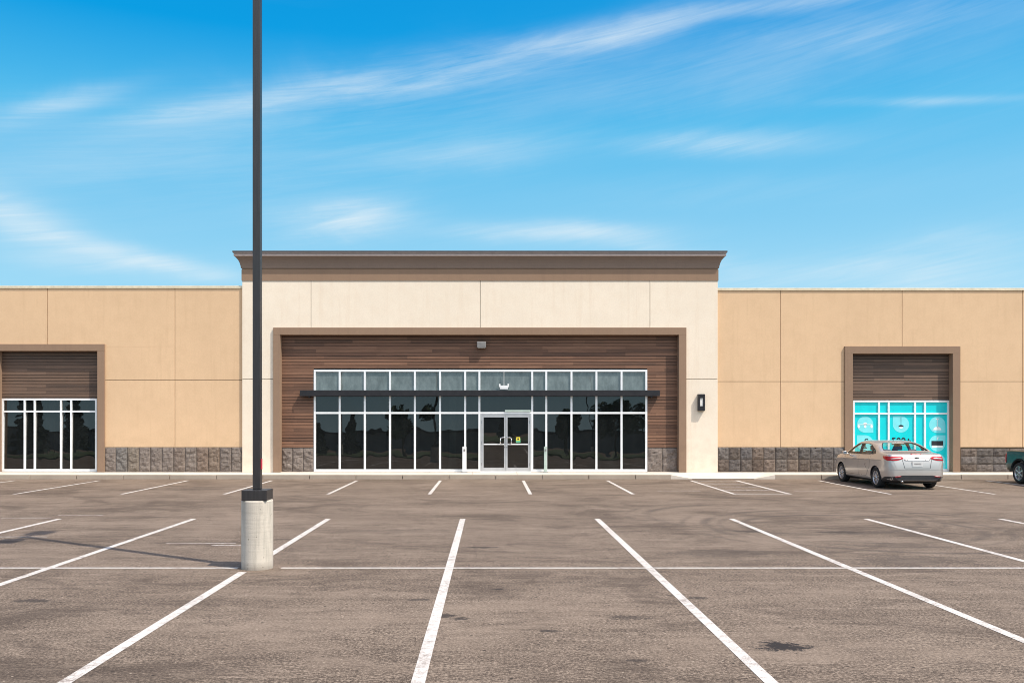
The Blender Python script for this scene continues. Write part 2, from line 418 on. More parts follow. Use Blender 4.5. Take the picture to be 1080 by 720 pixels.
# wings
lx0 = -46.0
zwl, zwr = Z(303, WY), Z(305.3, WY); wj = Z(400.5, WY)
lpl, lpr, lpt = X(-7, WY), X(106, WY), Z(366, WY)
stt = Z(471.3, WY)
a1, a2 = X(50, WY), X(184.5, WY)
b0 = X(-84, WY); b1 = X(-218, WY)
wall('stucco_wall', M['tan'], WY, [
    (lx0, b1-g, stt, wj-g), (lx0, b1-g, wj+g, zwl), (b1+g, b0-g, stt, wj-g), (b1+g, b0-g, wj+g, zwl),
    (b0+g, lpl, stt, wj-g), (b0+g, lpl, wj+g, lpt), (b0+g, a1-g, lpt, zwl),
    (lpr, a2-g, stt, wj-g), (lpr, a2-g, wj+g, lpt), (a1+g, a2-g, lpt, zwl),
    (a2+g, xl-.001, stt, wj-g), (a2+g, xl-.001, wj+g, zwl)], 'tan stucco wall of the left wing')
rpl, rpr, rpt = X(895, WY), X(1009.5, WY), Z(368.5, WY); wj2 = Z(402.3, WY)
c1, c2, c3 = X(823, WY), X(951.5, WY), X(1078.5, WY); c4 = X(1210, WY)
wall('stucco_wall', M['tan'], WY, [
    (xr+.001, c1-g, stt, wj2-g), (xr+.001, c1-g, wj2+g, zwr), (c1+g, rpl, stt, wj2-g), (c1+g, rpl, wj2+g, rpt),
    (c1+g, c2-g, rpt, zwr), (c2+g, c3-g, rpt, zwr), (rpr, c3-g, stt, wj2-g), (rpr, c3-g, wj2+g, rpt),
    (c3+g, c4-g, stt, wj2-g), (c3+g, c4-g, wj2+g, zwr), (c4+g, 46, stt, wj2-g), (c4+g, 46, wj2+g, zwr)], 'tan stucco wall of the right wing')
for (p, q, a, b, zt_, zo) in ((lx0, xl, lpl, lpr, zwl, lpt), (xr, 46, rpl, rpr, zwr, rpt)):
    bm = NB(); box(bm, p, a, WY+.05, WY+.35, 0, zt_-.01); box(bm, b, q, WY+.05, WY+.35, 0, zt_-.01); box(bm, a, b, WY+.05, WY+.35, zo, zt_-.01)
    link('backing_wall', bm, M['back'], B)
# parapet caps
for (p, q, zt_) in ((lx0, xl-.003, zwl), (xr+.003, 46, zwr)):
    bm = NB(); box(bm, p, q, WY-.035, WY+.42, zt_+.003, zt_+.055, bev=.006); box(bm, p, q, WY-.035, WY-.02, zt_-.035, zt_+.003)
    o = link('parapet_cap', bm, M['capflash'], B)
rects('roof', M['carroof'], B, [(lx0, xl-.003, WY+.36, F+20, zwl-.5, zwl-.35), (xr+.003, 46, WY+.36, F+20, zwl-.5, zwl-.35), (xl+.29, xr-.29, F+.61, F+20, topz-.6, topz-.45)])
rects('rear_wall', M['tan'], B, [(lx0, 46, F+20, F+20.3, 0, zwl)])
for e_ in (lx0, 45.7): rects('end_wall', M['tan'], B, [(e_, e_+.3, WY+.36, F+19.99, 0, zwl-.51)])

# cornice: profile swept round three sides of the block
cz = lambda py: Z(py, F-.15)
prof = [(.0, zt_c+.0), (.022, zt_c+.0), (.022, cz(283.6)), (.004, cz(283.5)), (.004, cz(282.3)), (.04, cz(282.2)), (.05, cz(280)), (.075, cz(277)), (.12, cz(274)), (.19, cz(271.6)), (.235, cz(270.4)),
        (.25, cz(270.3)), (.25, cz(268.7)), (.235, cz(268.6)), (.235, cz(268.0)), (.26, cz(267.9)), (.26, cz(266.4))]
def sweep(bm, prof, x0, x1, y0, yb, mi=None):
    rings = []
    for (o, z) in prof:
        rings.append([bm.verts.new(p) for p in ((x0-o, yb, z), (x0-o, y0-o, z), (x1+o, y0-o, z), (x1+o, yb, z))])
    for r, s in zip(rings, rings[1:]):
        for i in range(3): bm.faces.new((r[i], r[i+1], s[i+1], s[i])).material_index = mi(r[1].co.z) if mi else 0
    return rings
bm = NB(); rg = sweep(bm, prof, xl, xr, F, F+20, mi=lambda z: 1 if z < cz(283) else (2 if z > cz(270.35) else 0))
cor = link('cornice', bm, [M['cornice'], M['trimbrown'], M['captrim']], B); cor['label'] = 'brown coved cornice along the top of the centre block'
bm = NB()
t0 = prof[-1][1]; fl = [(.262, t0-.012), (.285, t0-.012), (.285, t0+.045), (-.4, t0+.06)]
sweep(bm, fl, xl, xr, F, F+20); link('cornice_flashing', bm, M['flash'], cor)

# recess portals --------------------------------------------------
def portal(y, ox0, ox1, otop, ix0, ix1, itop, zbase, proud, depth, label):
    bm = NB(); f0 = y-proud; bk = y+depth
    box(bm, ox0, ix0, f0, bk, zbase, itop, bev=.006); box(bm, ix1, ox1, f0, bk, zbase, itop, bev=.006)
    box(bm, ox0, ox1, f0, bk, itop+.002, otop, bev=.006)
    o = link('portal_frame', bm, M['trimbrown'], B); o['label'] = label
def siding(name, x0, x1, z0, z1, y, m, holes, label):
    bm = NB(); z = math.floor(z0/.118)*.118
    while z < z1:
        a, b = max(z, z0), min(z+.118, z1)
        segs = [(x0, x1)]
        for (h0, h1, k0, k1) in holes:
            if a < k1-.01 and b > k0+.01:
                if b > k1 + .02 and a < k1: pass
                segs = [(x0, h0), (h1, x1)]
        for (p, q) in segs:
            if q-p < .02 or b-a < .02: continue
            vs = [(p, y+.012, a+.006), (q, y+.012, a+.006), (q, y, a+.008), (p, y, a+.008)]
            # a lapped board: bottom edge stands out, top tucks in, dark gap below
            v = [bm.verts.new(c) for c in ((p, y, a+.010), (q, y, a+.010), (q, y+.006, b-.004), (p, y+.006, b-.004), (p, y+.04, a+.010), (q, y+.04, a+.010), (q, y+.04, b-.004), (p, y+.04, b-.004))]
            for fc in ((0, 1, 2, 3), (4, 7, 6, 5), (0, 4, 5, 1), (3, 2, 6, 7), (0, 3, 7, 4), (1, 5, 6, 2)): bm.faces.new([v[i] for i in fc])
        z += .118
    o = link(name, bm, m, B); o['label'] = label
    return o
def stonework(x0, x1, z0, z1, y, wcol, courses, label, tone=1.0, amp=.03, seed=1):
    bm = NB(); vc = bm.loops.layers.color.new('tone'); rr = random.Random(seed)
    n = max(1, round((x1-x0)/wcol)); w = (x1-x0)/n; hh = (z1-z0)/courses
    for i in range(n):
        for j in range(courses):
            a, b, c, d = x0+i*w+.007, x0+(i+1)*w-.007, z0+j*hh+.004, z0+(j+1)*hh-.004
            N, Mm = 9, max(5, int(9*hh/w)); tn = tone*rr.uniform(.9, 1.1); tw = rr.uniform(.96, 1.05)
            gr = []
            sd = rr.random()*50
            for p in range(N+1):
                row = []
                for q in range(Mm+1):
                    u, v = p/N, q/Mm; px, pz = a+(b-a)*u, c+(d-c)*v
                    e = min(u, 1-u, v, 1-v); ed = min(1, e*7)
                    dd = noise.fractal(Vector((px*6, pz*9, sd)), 1.0, 2.0, 4)*amp + .012*noise.cell(Vector((px*14, pz*14, sd)))
                    row.append(bm.verts.new((px, y - (.012+dd+.02)*ed, pz)))
                gr.append(row)
            for p in range(N):
                for q in range(Mm):
                    f = bm.faces.new((gr[p][q], gr[p+1][q], gr[p+1][q+1], gr[p][q+1]))
                    for l in f.loops: l[vc] = (tn*tw, tn, tn/tw, 1)
    k = len(bm.faces); box(bm, x0, x1, y+.003, y+.05, z0, z1)
    bm.faces.ensure_lookup_table()
    for f in bm.faces[k:]:
        for l in f.loops: l[vc] = (.42, .40, .38, 1)
    o = link('stone_base', bm, M['stone'], B); o['label'] = label

PF = F-.08
SY = F+.20                                                   # siding face, centre recess
ox0, ox1, ot = X(288, PF), X(724, PF), Z(345.3, PF); ix0, ix1, it = X(295.3, PF), X(716.2, PF), Z(353, PF)
portal(F, ox0, ox1, ot, ix0, ix1, it, sw, .08, .42, 'wide brown frame round the centre recess')
gx0, gx1, gt, gb = X(331, SY), X(682.6, SY), Z(389.8, SY), .165
siding('wood_siding', ix0, ix1, Z(472.3, SY)+.02, it, SY, M['wood'], [(gx0, gx1, -9, gt)], 'reddish brown horizontal boards round the main shop window')
rects('recess_backing', M['blackplastic'], B, [(ix0, gx0-.03, SY+.045, SY+.2, sw, it), (gx1+.03, ix1, SY+.045, SY+.2, sw, it), (gx0-.03, gx1+.03, SY+.045, SY+.2, gt+.03, it)])
stonework(ix0+.003, gx0-.003, sw, Z(472.3, SY), SY+.01, .46, 1, 'short stone base left of the main window', 2.0, .035, 3)
stonework(gx1+.003, ix1-.003, sw, Z(472.3, SY), SY+.01, .46, 1, 'short stone base right of the main window', 1.9, .035, 5)
rects('stone_sill', M['stone'], B, [])if False else None
# wing portals
def pane(parent, x0, x1, y, z0, z1, m):
    """one glass pane, set a fraction of a degree out of true as glazing is"""
    tl, yw = math.tan(math.radians(.93+R.uniform(-.06, .06))), math.tan(math.radians(R.uniform(-.12, .12)))
    bm = NB(); box(bm, x0, x1, y, y+.012, z0, z1)
    for v in bm.verts: v.co.y += (v.co.z-z0)*tl*.9 + (v.co.x-(x0+x1)/2)*yw
    return link('pane', bm, m, parent)
def wing_portal(p0, p1, ptop_, i0, i1, itop_, gtop, mull, trans, glabel, side, film):
    y = WY-.08; ys_ = WY+.19
    O0, O1, OT, I0, I1, IT = X(p0, y), X(p1, y), Z(ptop_, y), X(i0, y), X(i1, y), Z(itop_, y)
    portal(WY, O0, O1, OT, I0, I1, IT, sw, .08, .30, 'brown frame round the %s recess' % side)
    GT = Z(gtop, ys_)
    siding('wood_siding', I0, I1, GT+.004, IT, ys_, M['wood2'], [], 'dark brown boards above the %s window' % side)
    rects('recess_backing', M['blackplastic'], B, [(I0, I1, ys_+.045, ys_+.2, GT+.06, IT)])
    bm = NB(); yf0, yf1 = ys_-.015, ys_+.10; zb = sw+.01; fw = .05
    ms = [X(q, ys_) for q in mull]; ms[0] = max(ms[0], I0+.03); ms[-1] = min(ms[-1], I1-.03)
    tz = Z(trans, ys_)
    box(bm, ms[0]-.03, ms[-1]+.03, yf0, yf1, GT-.07, GT, bev=.003); box(bm, ms[0]-.03, ms[-1]+.03, yf0, yf1, zb, zb+.09, bev=.003)
    for q in ms: box(bm, q-.032, q+.032, yf0+.002, yf1-.002, zb+.088, GT-.068)
    for a, b in zip(ms, ms[1:]): box(bm, a+.033, b-.033, yf0+.004, yf1-.004, tz-.032, tz+.032)
    w = link('shop_window', bm, M['alu'], B); w['label'] = glabel
    for a, b in zip(ms, ms[1:]):
        for (c, d) in ((zb+.091, tz-.033), (tz+.033, GT-.071)):
            if film: rects('pane', M['film'], w, [(a+.033, b-.033, ys_+.03, ys_+.042, c, d)])
            else: pane(w, a+.033, b-.033, ys_+.03, c, d, M['glass'])
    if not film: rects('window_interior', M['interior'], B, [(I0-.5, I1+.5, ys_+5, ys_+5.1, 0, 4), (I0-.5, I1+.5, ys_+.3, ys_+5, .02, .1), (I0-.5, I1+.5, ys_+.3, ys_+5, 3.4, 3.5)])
    return w, ys_, I0, I1
wl, yl, _, _ = wing_portal(-10, 110, 362.7, -2.2, 102.5, 370, 420, [-1.5, 26, 36.6, 64.3, 75, 101.3], 433.7, 'white framed dark window of the left wing', 'left', False)
wr, yr, _, _ = wing_portal(891.3, 1013, 365, 899.6, 1005, 372.8, 422, [900.5, 927, 937.3, 965, 975.5, 1003.6], 436, 'white framed window covered in turquoise film', 'right', True)
# window film graphics
yg = yr + .026
def disc(cx, cz_, r, corner, m, name='icon', yy=yg, sq=1.0):
    bm = NB(); pts = []
    for k in range(40):
        a = 2*math.pi*k/40; p = [math.cos(a)*r, math.sin(a)*r]
        if corner and p[0]*corner[0] >= -1e-6 and p[1]*corner[1] >= -1e-6:
            if abs(p[0]) > 1e-6 and abs(p[1]) > 1e-6:
                s = r/max(abs(p[0]), abs(p[1])); p = [p[0]*s, p[1]*s]
                
        pts.append((cx+p[0], cz_+p[1]*sq))
    vs = [bm.verts.new((p[0], yy, p[1])) for p in pts]; bm.faces.new(vs)
    return link(name, bm, m, wr)
def gpt(px, py): return X(px, yr), Z(py, yr)
def flat(name, m, shapes, yy=yg-.003):
    bm = NB()
    for s in shapes:
        if s[0] == 'r': _, a, b, c, d = s; bm.faces.new([bm.verts.new((p[0], yy, p[1])) for p in ((a, c), (b, c), (b, d), (a, d))])
        else:
            _, cx, cz_, rx, rz, a0, a1 = s
            bm.faces.new([bm.verts.new((cx+rx*math.cos(a0+(a1-a0)*k/20), yy, cz_+rz*math.sin(a0+(a1-a0)*k/20))) for k in range(21 if a1-a0 < 6.2 else 20)])
    return link(name, bm, m, wr)
r_ = 8.6/28.2; PI = math.pi
cx, cz1 = gpt(912.8, 447.5); disc(cx, cz1, r_, (1, -1), M['paleteal'])
flat('icon', M['inkw'], [('r', cx-.27, cx+.27, cz1-.01, cz1+.012), ('c', cx, cz1+.03, .07, .05, 0, 2*PI)] + [('c', cx+d, cz1-.07, .045, .06, 0, 2*PI) for d in (-.24, 0, .24)])
cx, cz2 = gpt(912.8, 467.3); disc(cx, cz2, r_, (-1, 1), M['paleteal'])
flat('icon', M['ink'], [('r', cx-.02, cx+.015, cz2-.15, cz2+.15), ('r', cx+.0, cx+.11, cz2+.14, cz2+.17), ('r', cx+.09, cx+.115, cz2+.05, cz2+.145), ('r', cx-.08, cx+.06, cz2-.19, cz2-.151)])
cx, cz1 = gpt(950.6, 447.3); disc(cx, cz1, r_, (-1, 1), M['paleteal'])
flat('icon', M['ink'], [('r', cx-.008, cx+.008, cz1-.05, cz1+.27), ('c', cx, cz1-.09, .10, .07, 0, PI)])
flat('icon', M['inkw'], [('c', cx, cz1-.10, .075, .06, PI, 2*PI)])
cx, cz1 = gpt(988.9, 447.8); disc(cx, cz1, r_, (1, -1), M['paleteal'])
flat('icon', M['inkw'], [('r', cx-.008, cx+.008, cz1-.10, cz1+.22), ('c', cx, cz1-.20, .15, .13, 0, PI), ('r', cx-.05, cx+.05, cz1+.20, cz1+.235)])
cx, cz2 = gpt(988.9, 467.3); disc(cx, cz2, r_, (1, 1), M['paleteal'])
flat('icon', M['ink'], [('r', cx-.22, cx+.22, cz2-.08, cz2+.09)])
flat('icon', M['inkw'], [('r', cx-.20, cx+.20, cz2-.16, cz2-.082)]); flat('icon', M['inkw'], [('r', cx-.015, cx+.015, cz2+.12, cz2+.2), ('r', cx-.015, cx+.06, cz2+.2, cz2+.225)])
cx, cz3 = gpt(988.9, 486.5); disc(cx, cz3, r_, (1, -1), M['paleteal'])
flat('icon', M['inkw'], [('r', cx-.08, cx+.24, cz3-.05, cz3+.04)])
def text(s, size, x, y, z, m, parent, name='lettering', bold=0.0):
    cu = D.curves.new(name, 'FONT'); cu.body = s; cu.size = size; cu.align_x = 'CENTER'; cu.offset = bold; cu.extrude = .0008
    o = D.objects.new(name, cu); COL.objects.link(o); bpy.context.view_layer.update()
    me = D.meshes.new_from_object(o.evaluated_get(bpy.context.evaluated_depsgraph_get())); D.objects.remove(o); D.curves.remove(cu)
    me.transform(Matrix.Translation((x, y, z)) @ Matrix.Rotation(PI/2, 4, 'X'))
    me.materials.clear(); me.materials.append(m); r = D.objects.new(name, me); COL.objects.link(r); r.parent = parent; return r
tx, tz = gpt(951, 468.3); text('500+', .36, tx, yg-.004, tz, M['ink'], wr, bold=.006)

# stone bases of the wings
stonework(lx0, X(-10, WY)-.004, sw, stt, WY, .43, 2, 'stone block base left of the left wing window', .95, .03, 11)
stonework(X(110, WY)+.004, xl-.003, sw, stt, WY, .415, 1, 'stone block base between left wing window and centre block', 1.05, .03, 12)
stonework(xr+.003, X(891.3, WY)-.004, sw, stt, WY, .415, 2, 'stone block base between centre block and turquoise window', .85, .03, 13)
stonework(X(1013, WY)+.004, 46, sw, Z(473, WY), WY, .6, 3, 'stone block base right of the turquoise window', .85, .03, 14)

# main shopfront --------------------------------------------------
mull = [331, 358, 384.5, 411, 437.3, 463.8, 490.3, 505.3, 561, 575.8, 602.4, 628.7, 655.2, 682]
ms = [X(q+.3, SY) for q in mull]; ms[0] = gx0+.036; ms[-1] = gx1-.036
railz, awz = Z(435.3, SY), Z(414, SY)
y0, y1 = SY-.02, SY+.11
bm = NB()
box(bm, gx0, gx1, y0, y1, gt-.075, gt, bev=.003)
di = (7, 8)
box(bm, gx0, ms[7]+.036, y0, y1, gb, gb+.085, bev=.003); box(bm, ms[8]-.036, gx1, y0, y1, gb, gb+.085, bev=.003)
box(bm, ms[7]+.037, ms[8]-.037, y0, y1, gb-.012, gb+.012)
for i, q in enumerate(ms):
    box(bm, q-.036, q+.036, y0+.002, y1-.002, (gb+.083) if i not in di else gb+.086, gt-.073)
for a, b in zip(ms, ms[1:]):
    box(bm, a+.037, b-.037, y0+.004, y1-.004, railz-.036, railz+.036)
    box(bm, a+.037, b-.037, y0+.004, y1-.004, awz-.05, awz+.05)
w0 = link('shop_window', bm, M['alu'], B); w0['label'] = 'wide white framed glass front around the entrance doors'
for i, (a, b) in enumerate(zip(ms, ms[1:])):
    pane(w0, a+.037, b-.037, SY+.03, awz+.051, gt-.076, M['glass_top'])
    pane(w0, a+.037, b-.037, SY+.03, railz+.037, awz-.051, M['glass'])
    if i != 7: pane(w0, a+.037, b-.037, SY+.03, gb+.086, railz-.037, M['glass'])
# doors
dl, dr = ms[7]+.04, ms[8]-.04; dm = (dl+dr)/2; dtop = railz-.042; dz0 = gb+.016
rects('door_jamb', M['doorframe'], w0, [(dl, dl+.05, SY-.01, SY+.10, dz0, dtop), (dr-.05, dr, SY-.01, SY+.10, dz0, dtop), (dl+.051, dr-.051, SY-.01, SY+.10, dtop-.045, dtop)], bev=.003)
for s, (a, b) in enumerate(((dl+.055, dm-.004), (dm+.004, dr-.055))):
    t1 = dtop-.05; fr = .062
    bm = NB(); ya, yb = SY-.005, SY+.045
    box(bm, a, a+fr, ya, yb, dz0, t1, bev=.004); box(bm, b-fr, b, ya, yb, dz0, t1, bev=.004)
    box(bm, a+fr+.001, b-fr-.001, ya, yb, t1-.07, t1); box(bm, a+fr+.001, b-fr-.001, ya, yb, dz0, dz0+.13)
    d = link('entrance_door', bm, M['doorframe'], B); d['label'] = ('left' if s == 0 else 'right') + ' leaf of the glass entrance doors'
    rects('pane', M['glass'], d, [(a+fr, b-fr, SY+.018, SY+.026, dz0+.131, t1-.071)])
    rz = Z(468.3, SY)
    rects('push_bar', M['alu'], d, [(a+fr+.002, b-fr-.002, SY-.012, SY+.012, rz-.022, rz+.022)], bev=.004)
    hx = b-.03 if s == 0 else a+.03; sgn = -1 if s == 0 else 1
    # bowed pull handle
    bm = NB(); pts = []
    zc = Z(464.5, SY)
    path = [(hx, SY-.006, zc+.13), (hx, SY-.07, zc+.13), (hx+sgn*.05, SY-.08, zc+.12), (hx+sgn*.15, SY-.08, zc+.11), (hx+sgn*.17, SY-.08, zc+.07), (hx+sgn*.17, SY-.08, zc-.1), (hx+sgn*.15, SY-.04, zc-.12), (hx+sgn*.10, SY-.006, zc-.12)]
    for p, q in zip(path, path[1:]):
        p, q = Vector(p), Vector(q); dv = q-p
        mt = Matrix.Translation((p+q)/2) @ dv.to_track_quat('Z', 'Y').to_matrix().to_4x4()
        bmesh.ops.create_cone(bm, cap_ends=True, segments=8, radius1=.016, radius2=.016, depth=dv.length+.012, matrix=mt)
    link('handle', bm, M['chrome'], d, True)
    for zz in (dz0+.2, dz0+1.0, t1-.3): rects('hinge', M['chrome'], d, [((a-.012) if s == 0 else b-.002, (a+.002) if s == 0 else b+.012, SY-.025, SY-.006, zz, zz+.12)])
    rects('lock', M['blackplastic'], d, [((b-.045) if s == 0 else a+.025, (b-.02) if s == 0 else a+.05, SY-.013, SY-.006, rz-.13, rz-.09)])
    if s == 1:
        sx, sz = X(546.5, SY), Z(463.6, SY)
        rects('sticker', M['grn'], d, [(sx-.085, sx+.085, SY+.0155, SY+.0175, sz-.11, sz+.06)])
        rects('sticker', M['yel'], d, [(sx-.07, sx+.07, SY+.0130, SY+.0150, sz-.03, sz+.1)])
        rects('sticker', M['ink'], d, [(sx-.03, sx+.03, SY+.0110, SY+.0125, sz+.0, sz+.06)])
# canopy
cy0 = F-.02
kx0, kx1, kz0, kz1 = X(316.2, cy0), X(696, cy0), Z(417.6, cy0), Z(411.3, cy0)
bm = NB(); box(bm, kx0, kx1, cy0, cy0+.05, kz0, kz1, bev=.006)
box(bm, kx0+.01, kx1-.01, cy0+.052, SY-.03, kz1-.05, kz1-.02); box(bm, kx0, kx0+.05, cy0+.053, SY-.032, kz0+.01, kz1-.052); box(bm, kx1-.05, kx1, cy0+.053, SY-.032, kz0+.01, kz1-.052)
cn = link('canopy', bm, M['charcoal'], B); cn['label'] = 'flat charcoal canopy band across the main shop window'
for bx in (gx0-.14, gx1+.14):
    bm = NB(); box(bm, bx-.03, bx+.03, cy0+.06, SY-.002, kz0-.06, kz0+.005); link('bracket', bm, M['charcoal'], cn)
# interior of the main unit
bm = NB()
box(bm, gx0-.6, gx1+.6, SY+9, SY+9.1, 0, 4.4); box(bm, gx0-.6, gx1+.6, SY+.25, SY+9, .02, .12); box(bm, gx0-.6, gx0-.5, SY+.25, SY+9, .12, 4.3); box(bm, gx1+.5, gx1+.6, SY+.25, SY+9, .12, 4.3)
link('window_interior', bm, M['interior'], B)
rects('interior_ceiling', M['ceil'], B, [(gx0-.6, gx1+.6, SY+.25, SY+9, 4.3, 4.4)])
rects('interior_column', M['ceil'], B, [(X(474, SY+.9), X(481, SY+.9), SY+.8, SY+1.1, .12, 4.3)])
# inside fittings seen through the glass
hg = thing('hanging_fixture', 'small white fixture on a thin cord at the transom pane above the entrance doors', 'hanging fixture', (X(531.5, SY-.05), SY-.05, 0))
zz = Z(409, SY-.05)
rects('housing', M['white'], hg, [(-.15, .15, -.04, .03, zz-.05, zz+.09), (-.19, -.13, -.035, .025, zz+.03, zz+.15), (.13, .19, -.035, .025, zz+.03, zz+.15)], bev=.01)
bm = NB(); cyl(bm, (0, 0, (zz+.09+gt-.04)/2), .009, 'z', gt-.04-zz-.09, 8); link('cord', bm, M['white'], hg)
rects('door_closer', M['brass'], w0, [(X(532.5, SY), X(559.5, SY), SY-.045, SY-.022, railz+.04, railz+.11)], bev=.004)
# wall lamps -------------------------------------------------------
wlx, wlz = X(739.5, F-.06), Z(424.3, F)
wlm = thing('wall_lamp', 'tall black wall lamp on the cream pier right of the main recess', 'wall lamp', (wlx, F-.001, wlz))
bm = NB(); box(bm, -.125, .125, -.03, 0, -.31, .31, bev=.01)
for a in ((-.125, -.062), (.062, .125)): box(bm, a[0], a[1], -.15, -.031, -.31, .31, bev=.008)
box(bm, -.061, .061, -.15, -.031, .17, .31); box(bm, -.061, .061, -.15, -.031, -.31, -.14)
link('housing', bm, M['charcoal'], wlm); rects('lens', M['lens'], wlm, [(-.058, .058, -.12, -.035, -.137, .167)], bev=.008)
fx_, fz_ = X(507.8, SY-.1), Z(363.5, SY-.1)
fl_ = thing('flood_light', 'small grey box light on the boards above the main shop window', 'wall light', (fx_, SY, fz_))
bm = NB(); box(bm, -.17, .17, -.20, -.03, -.12, .12, bev=.025); box(bm, -.06, .06, -.03, -.001, -.06, .06)
link('housing', bm, M['greybox'], fl_); rects('lens', M['lens'], fl_, [(-.13, .13, -.17, -.06, -.128, -.121)])
# posts beside the doors
for px, lab in ((489.8, 'white post on the sidewalk left of the entrance doors'), (575.3, 'pale slim post on the sidewalk right of the entrance doors')):
    py_ = F+.02
    p = thing('door_post', lab, 'post', (X(px, py_), py_, .15))
    w = .075 if px < 500 else .055
    bm = NB(); box(bm, -w, w, -w*.7, w*.7, .012, .95, bev=.012); link('post', bm, M['white'] if px < 500 else M['brass'], p)
    rects('base_plate', M['greybox'], p, [(-w-.03, w+.03, -w*.7-.03, w*.7+.03, 0, .012)])
    rects('push_button', M['greybox'], p, [(-.03, .03, -w*.7-.012, -w*.7-.001, .78, .86)])
    p['group'] = 'posts beside the entrance doors'

# ------------------------------------------------------------------ LAMP POLES
def lamp_pole(loc, label, group=None, first=None):
    if first:
        r = first.copy(); COL.objects.link(r); r.location = loc; r['label'] = label
        for ch in first.children:
            c = ch.copy(); COL.objects.link(c); c.parent = r
            for gch in ch.children:
                e = gch.copy(); COL.objects.link(e); e.parent = c
        return r
    r = thing('lamp_pole', label, 'lamp pole', loc, group)
    bm = NB(); seg = 48; rg_ = []
    prof_ = [(.222, -.1), (.222, .3), (.2225, .6), (.222, .965), (.214, .98), (.0, .98)]
    for (q, z) in prof_[:-1]:
        rg_.append([bm.verts.new((q*math.cos(2*PI*k/seg), q*math.sin(2*PI*k/seg), z)) for k in range(seg)])
    for a, b in zip(rg_, rg_[1:]):
        for k in range(seg): bm.faces.new((a[k], a[(k+1) % seg], b[(k+1) % seg], b[k]))
    bm.faces.new(rg_[-1]); link('concrete_base', bm, M['base'], r)
    bm = NB(); box(bm, -.18, .18, -.18, .18, .981, 1.13, bev=.008); link('base_cover', bm, M['pole'], r)
    bm = NB(); box(bm, -.055, .055, -.055, .055, 1.131, 9.28, bev=.008); p = link('shaft', bm, M['pole'], r)
    rects('inspection_cover', M['red'], p, [(.0555, .066, -.03, .03, 1.42, 1.57)], bev=.003)
    for s in (-1, 1):
        bm = NB(); box(bm, -.03, .03, *sorted((s*.056, s*.25)), 9.16, 9.22); a = link('arm', bm, M['pole'], r)
        bm = NB(); box(bm, -.19, .19, *sorted((s*.251, s*.82)), 9.12, 9.26, bev=.03); l = link('lamp_head', bm, M['pole'], r)
        rects('lens', M['lens'], l, [(-.14, .14, *sorted((s*.32, s*.75)), 9.112, 9.119)])
    return r
lp = lamp_pole((-3.35, 12.55, 0), 'tall square black lamp pole on a round concrete base in the parking lot', 'lamp poles in the parking lot')
lamp_pole((-13.4, -12.5, 0), 'lamp pole behind the viewpoint, mirrored in the second pane from the left', None, lp)
lamp_pole((12.5, -44, 0), 'far lamp pole behind the viewpoint, mirrored in the right end of the shop window', None, lp)

# ------------------------------------------------------------------ TREES across the road (mirrored in the glass)
def tree(loc, h, w, kind, label, seed):
    rr = random.Random(seed)
    r = thing('spruce_tree' if kind == 's' else 'broadleaf_tree', label, 'tree', loc, 'trees across the road mirrored in the glass')
    bm = NB(); cyl(bm, (0, 0, h*.35), h*.022, 'z', h*.7, 10, h*.008)
    if kind != 's':
        for k in range(7):
            a = rr.random()*6.28; z0_ = h*rr.uniform(.25, .5); dv = Vector((math.cos(a)*w*.3, math.sin(a)*w*.3, h*.25))
            mt = Matrix.Translation(Vector((0, 0, z0_))+dv/2) @ dv.to_track_quat('Z', 'Y').to_matrix().to_4x4()
            bmesh.ops.create_cone(bm, cap_ends=True, segments=6, radius1=h*.009, radius2=h*.003, depth=dv.length, matrix=mt)
    link('trunk', bm, M['bark'], r)
    bm = NB()
    n = 2600
    for i in range(n):
        if kind == 's':
            t = rr.random()**.8; z = h*(.08+.92*t); tier = .75+.25*math.cos(z*9)
            rad = w*.5*(1-t)*tier*math.sqrt(rr.random())+.05; a = rr.random()*6.28; s = rr.uniform(.10, .26)
            c = Vector((math.cos(a)*rad, math.sin(a)*rad, z-rad*.25))
        else:
            k = rr.randrange(14); kr = random.Random(seed*31+k)
            cc = Vector((kr.gauss(0, w*.2), kr.gauss(0, w*.2), h*kr.uniform(.42, .88))); q = Vector((rr.gauss(0, 1), rr.gauss(0, 1), rr.gauss(0, .8)))
            c = cc + q.normalized()*w*.2*rr.random()**.4; s = rr.uniform(.12, .3)
        nrm = Vector((rr.gauss(0, 1), rr.gauss(0, 1), rr.gauss(0, 1))).normalized(); u = nrm.orthogonal().normalized()*s; v = nrm.cross(u).normalized()*s*.6
        bm.faces.new([bm.verts.new(c+p) for p in (u, v, -u, -v)])
    link('crown', bm, M['needle'] if kind == 's' else M['leaf'], r, normals=False)
spots = [(x_, y_*.5+1, h_*.72, w_*.8, k_) for (x_, y_, h_, w_, k_) in [(-44, -40, 8.5, 4, 's'), (-41, -44, 10, 4, 's'), (-47, -48, 11, 5, 's'), (-27, -46, 9, 7, 'b'), (-12.8, -30, 4.8, 2.4, 's'), (-16, -34, 4, 2.5, 's'), (-7.9, -35, 6.2, 4.4, 'b'),
         (7.2, -36, 6.5, 4, 'b'), (12, -36, 7.5, 5.5, 'b'), (16.5, -35, 8, 5.6, 'b'), (22, -34, 8.5, 5, 'b'), (1.5, -36, 4.4, 2.2, 's')]]
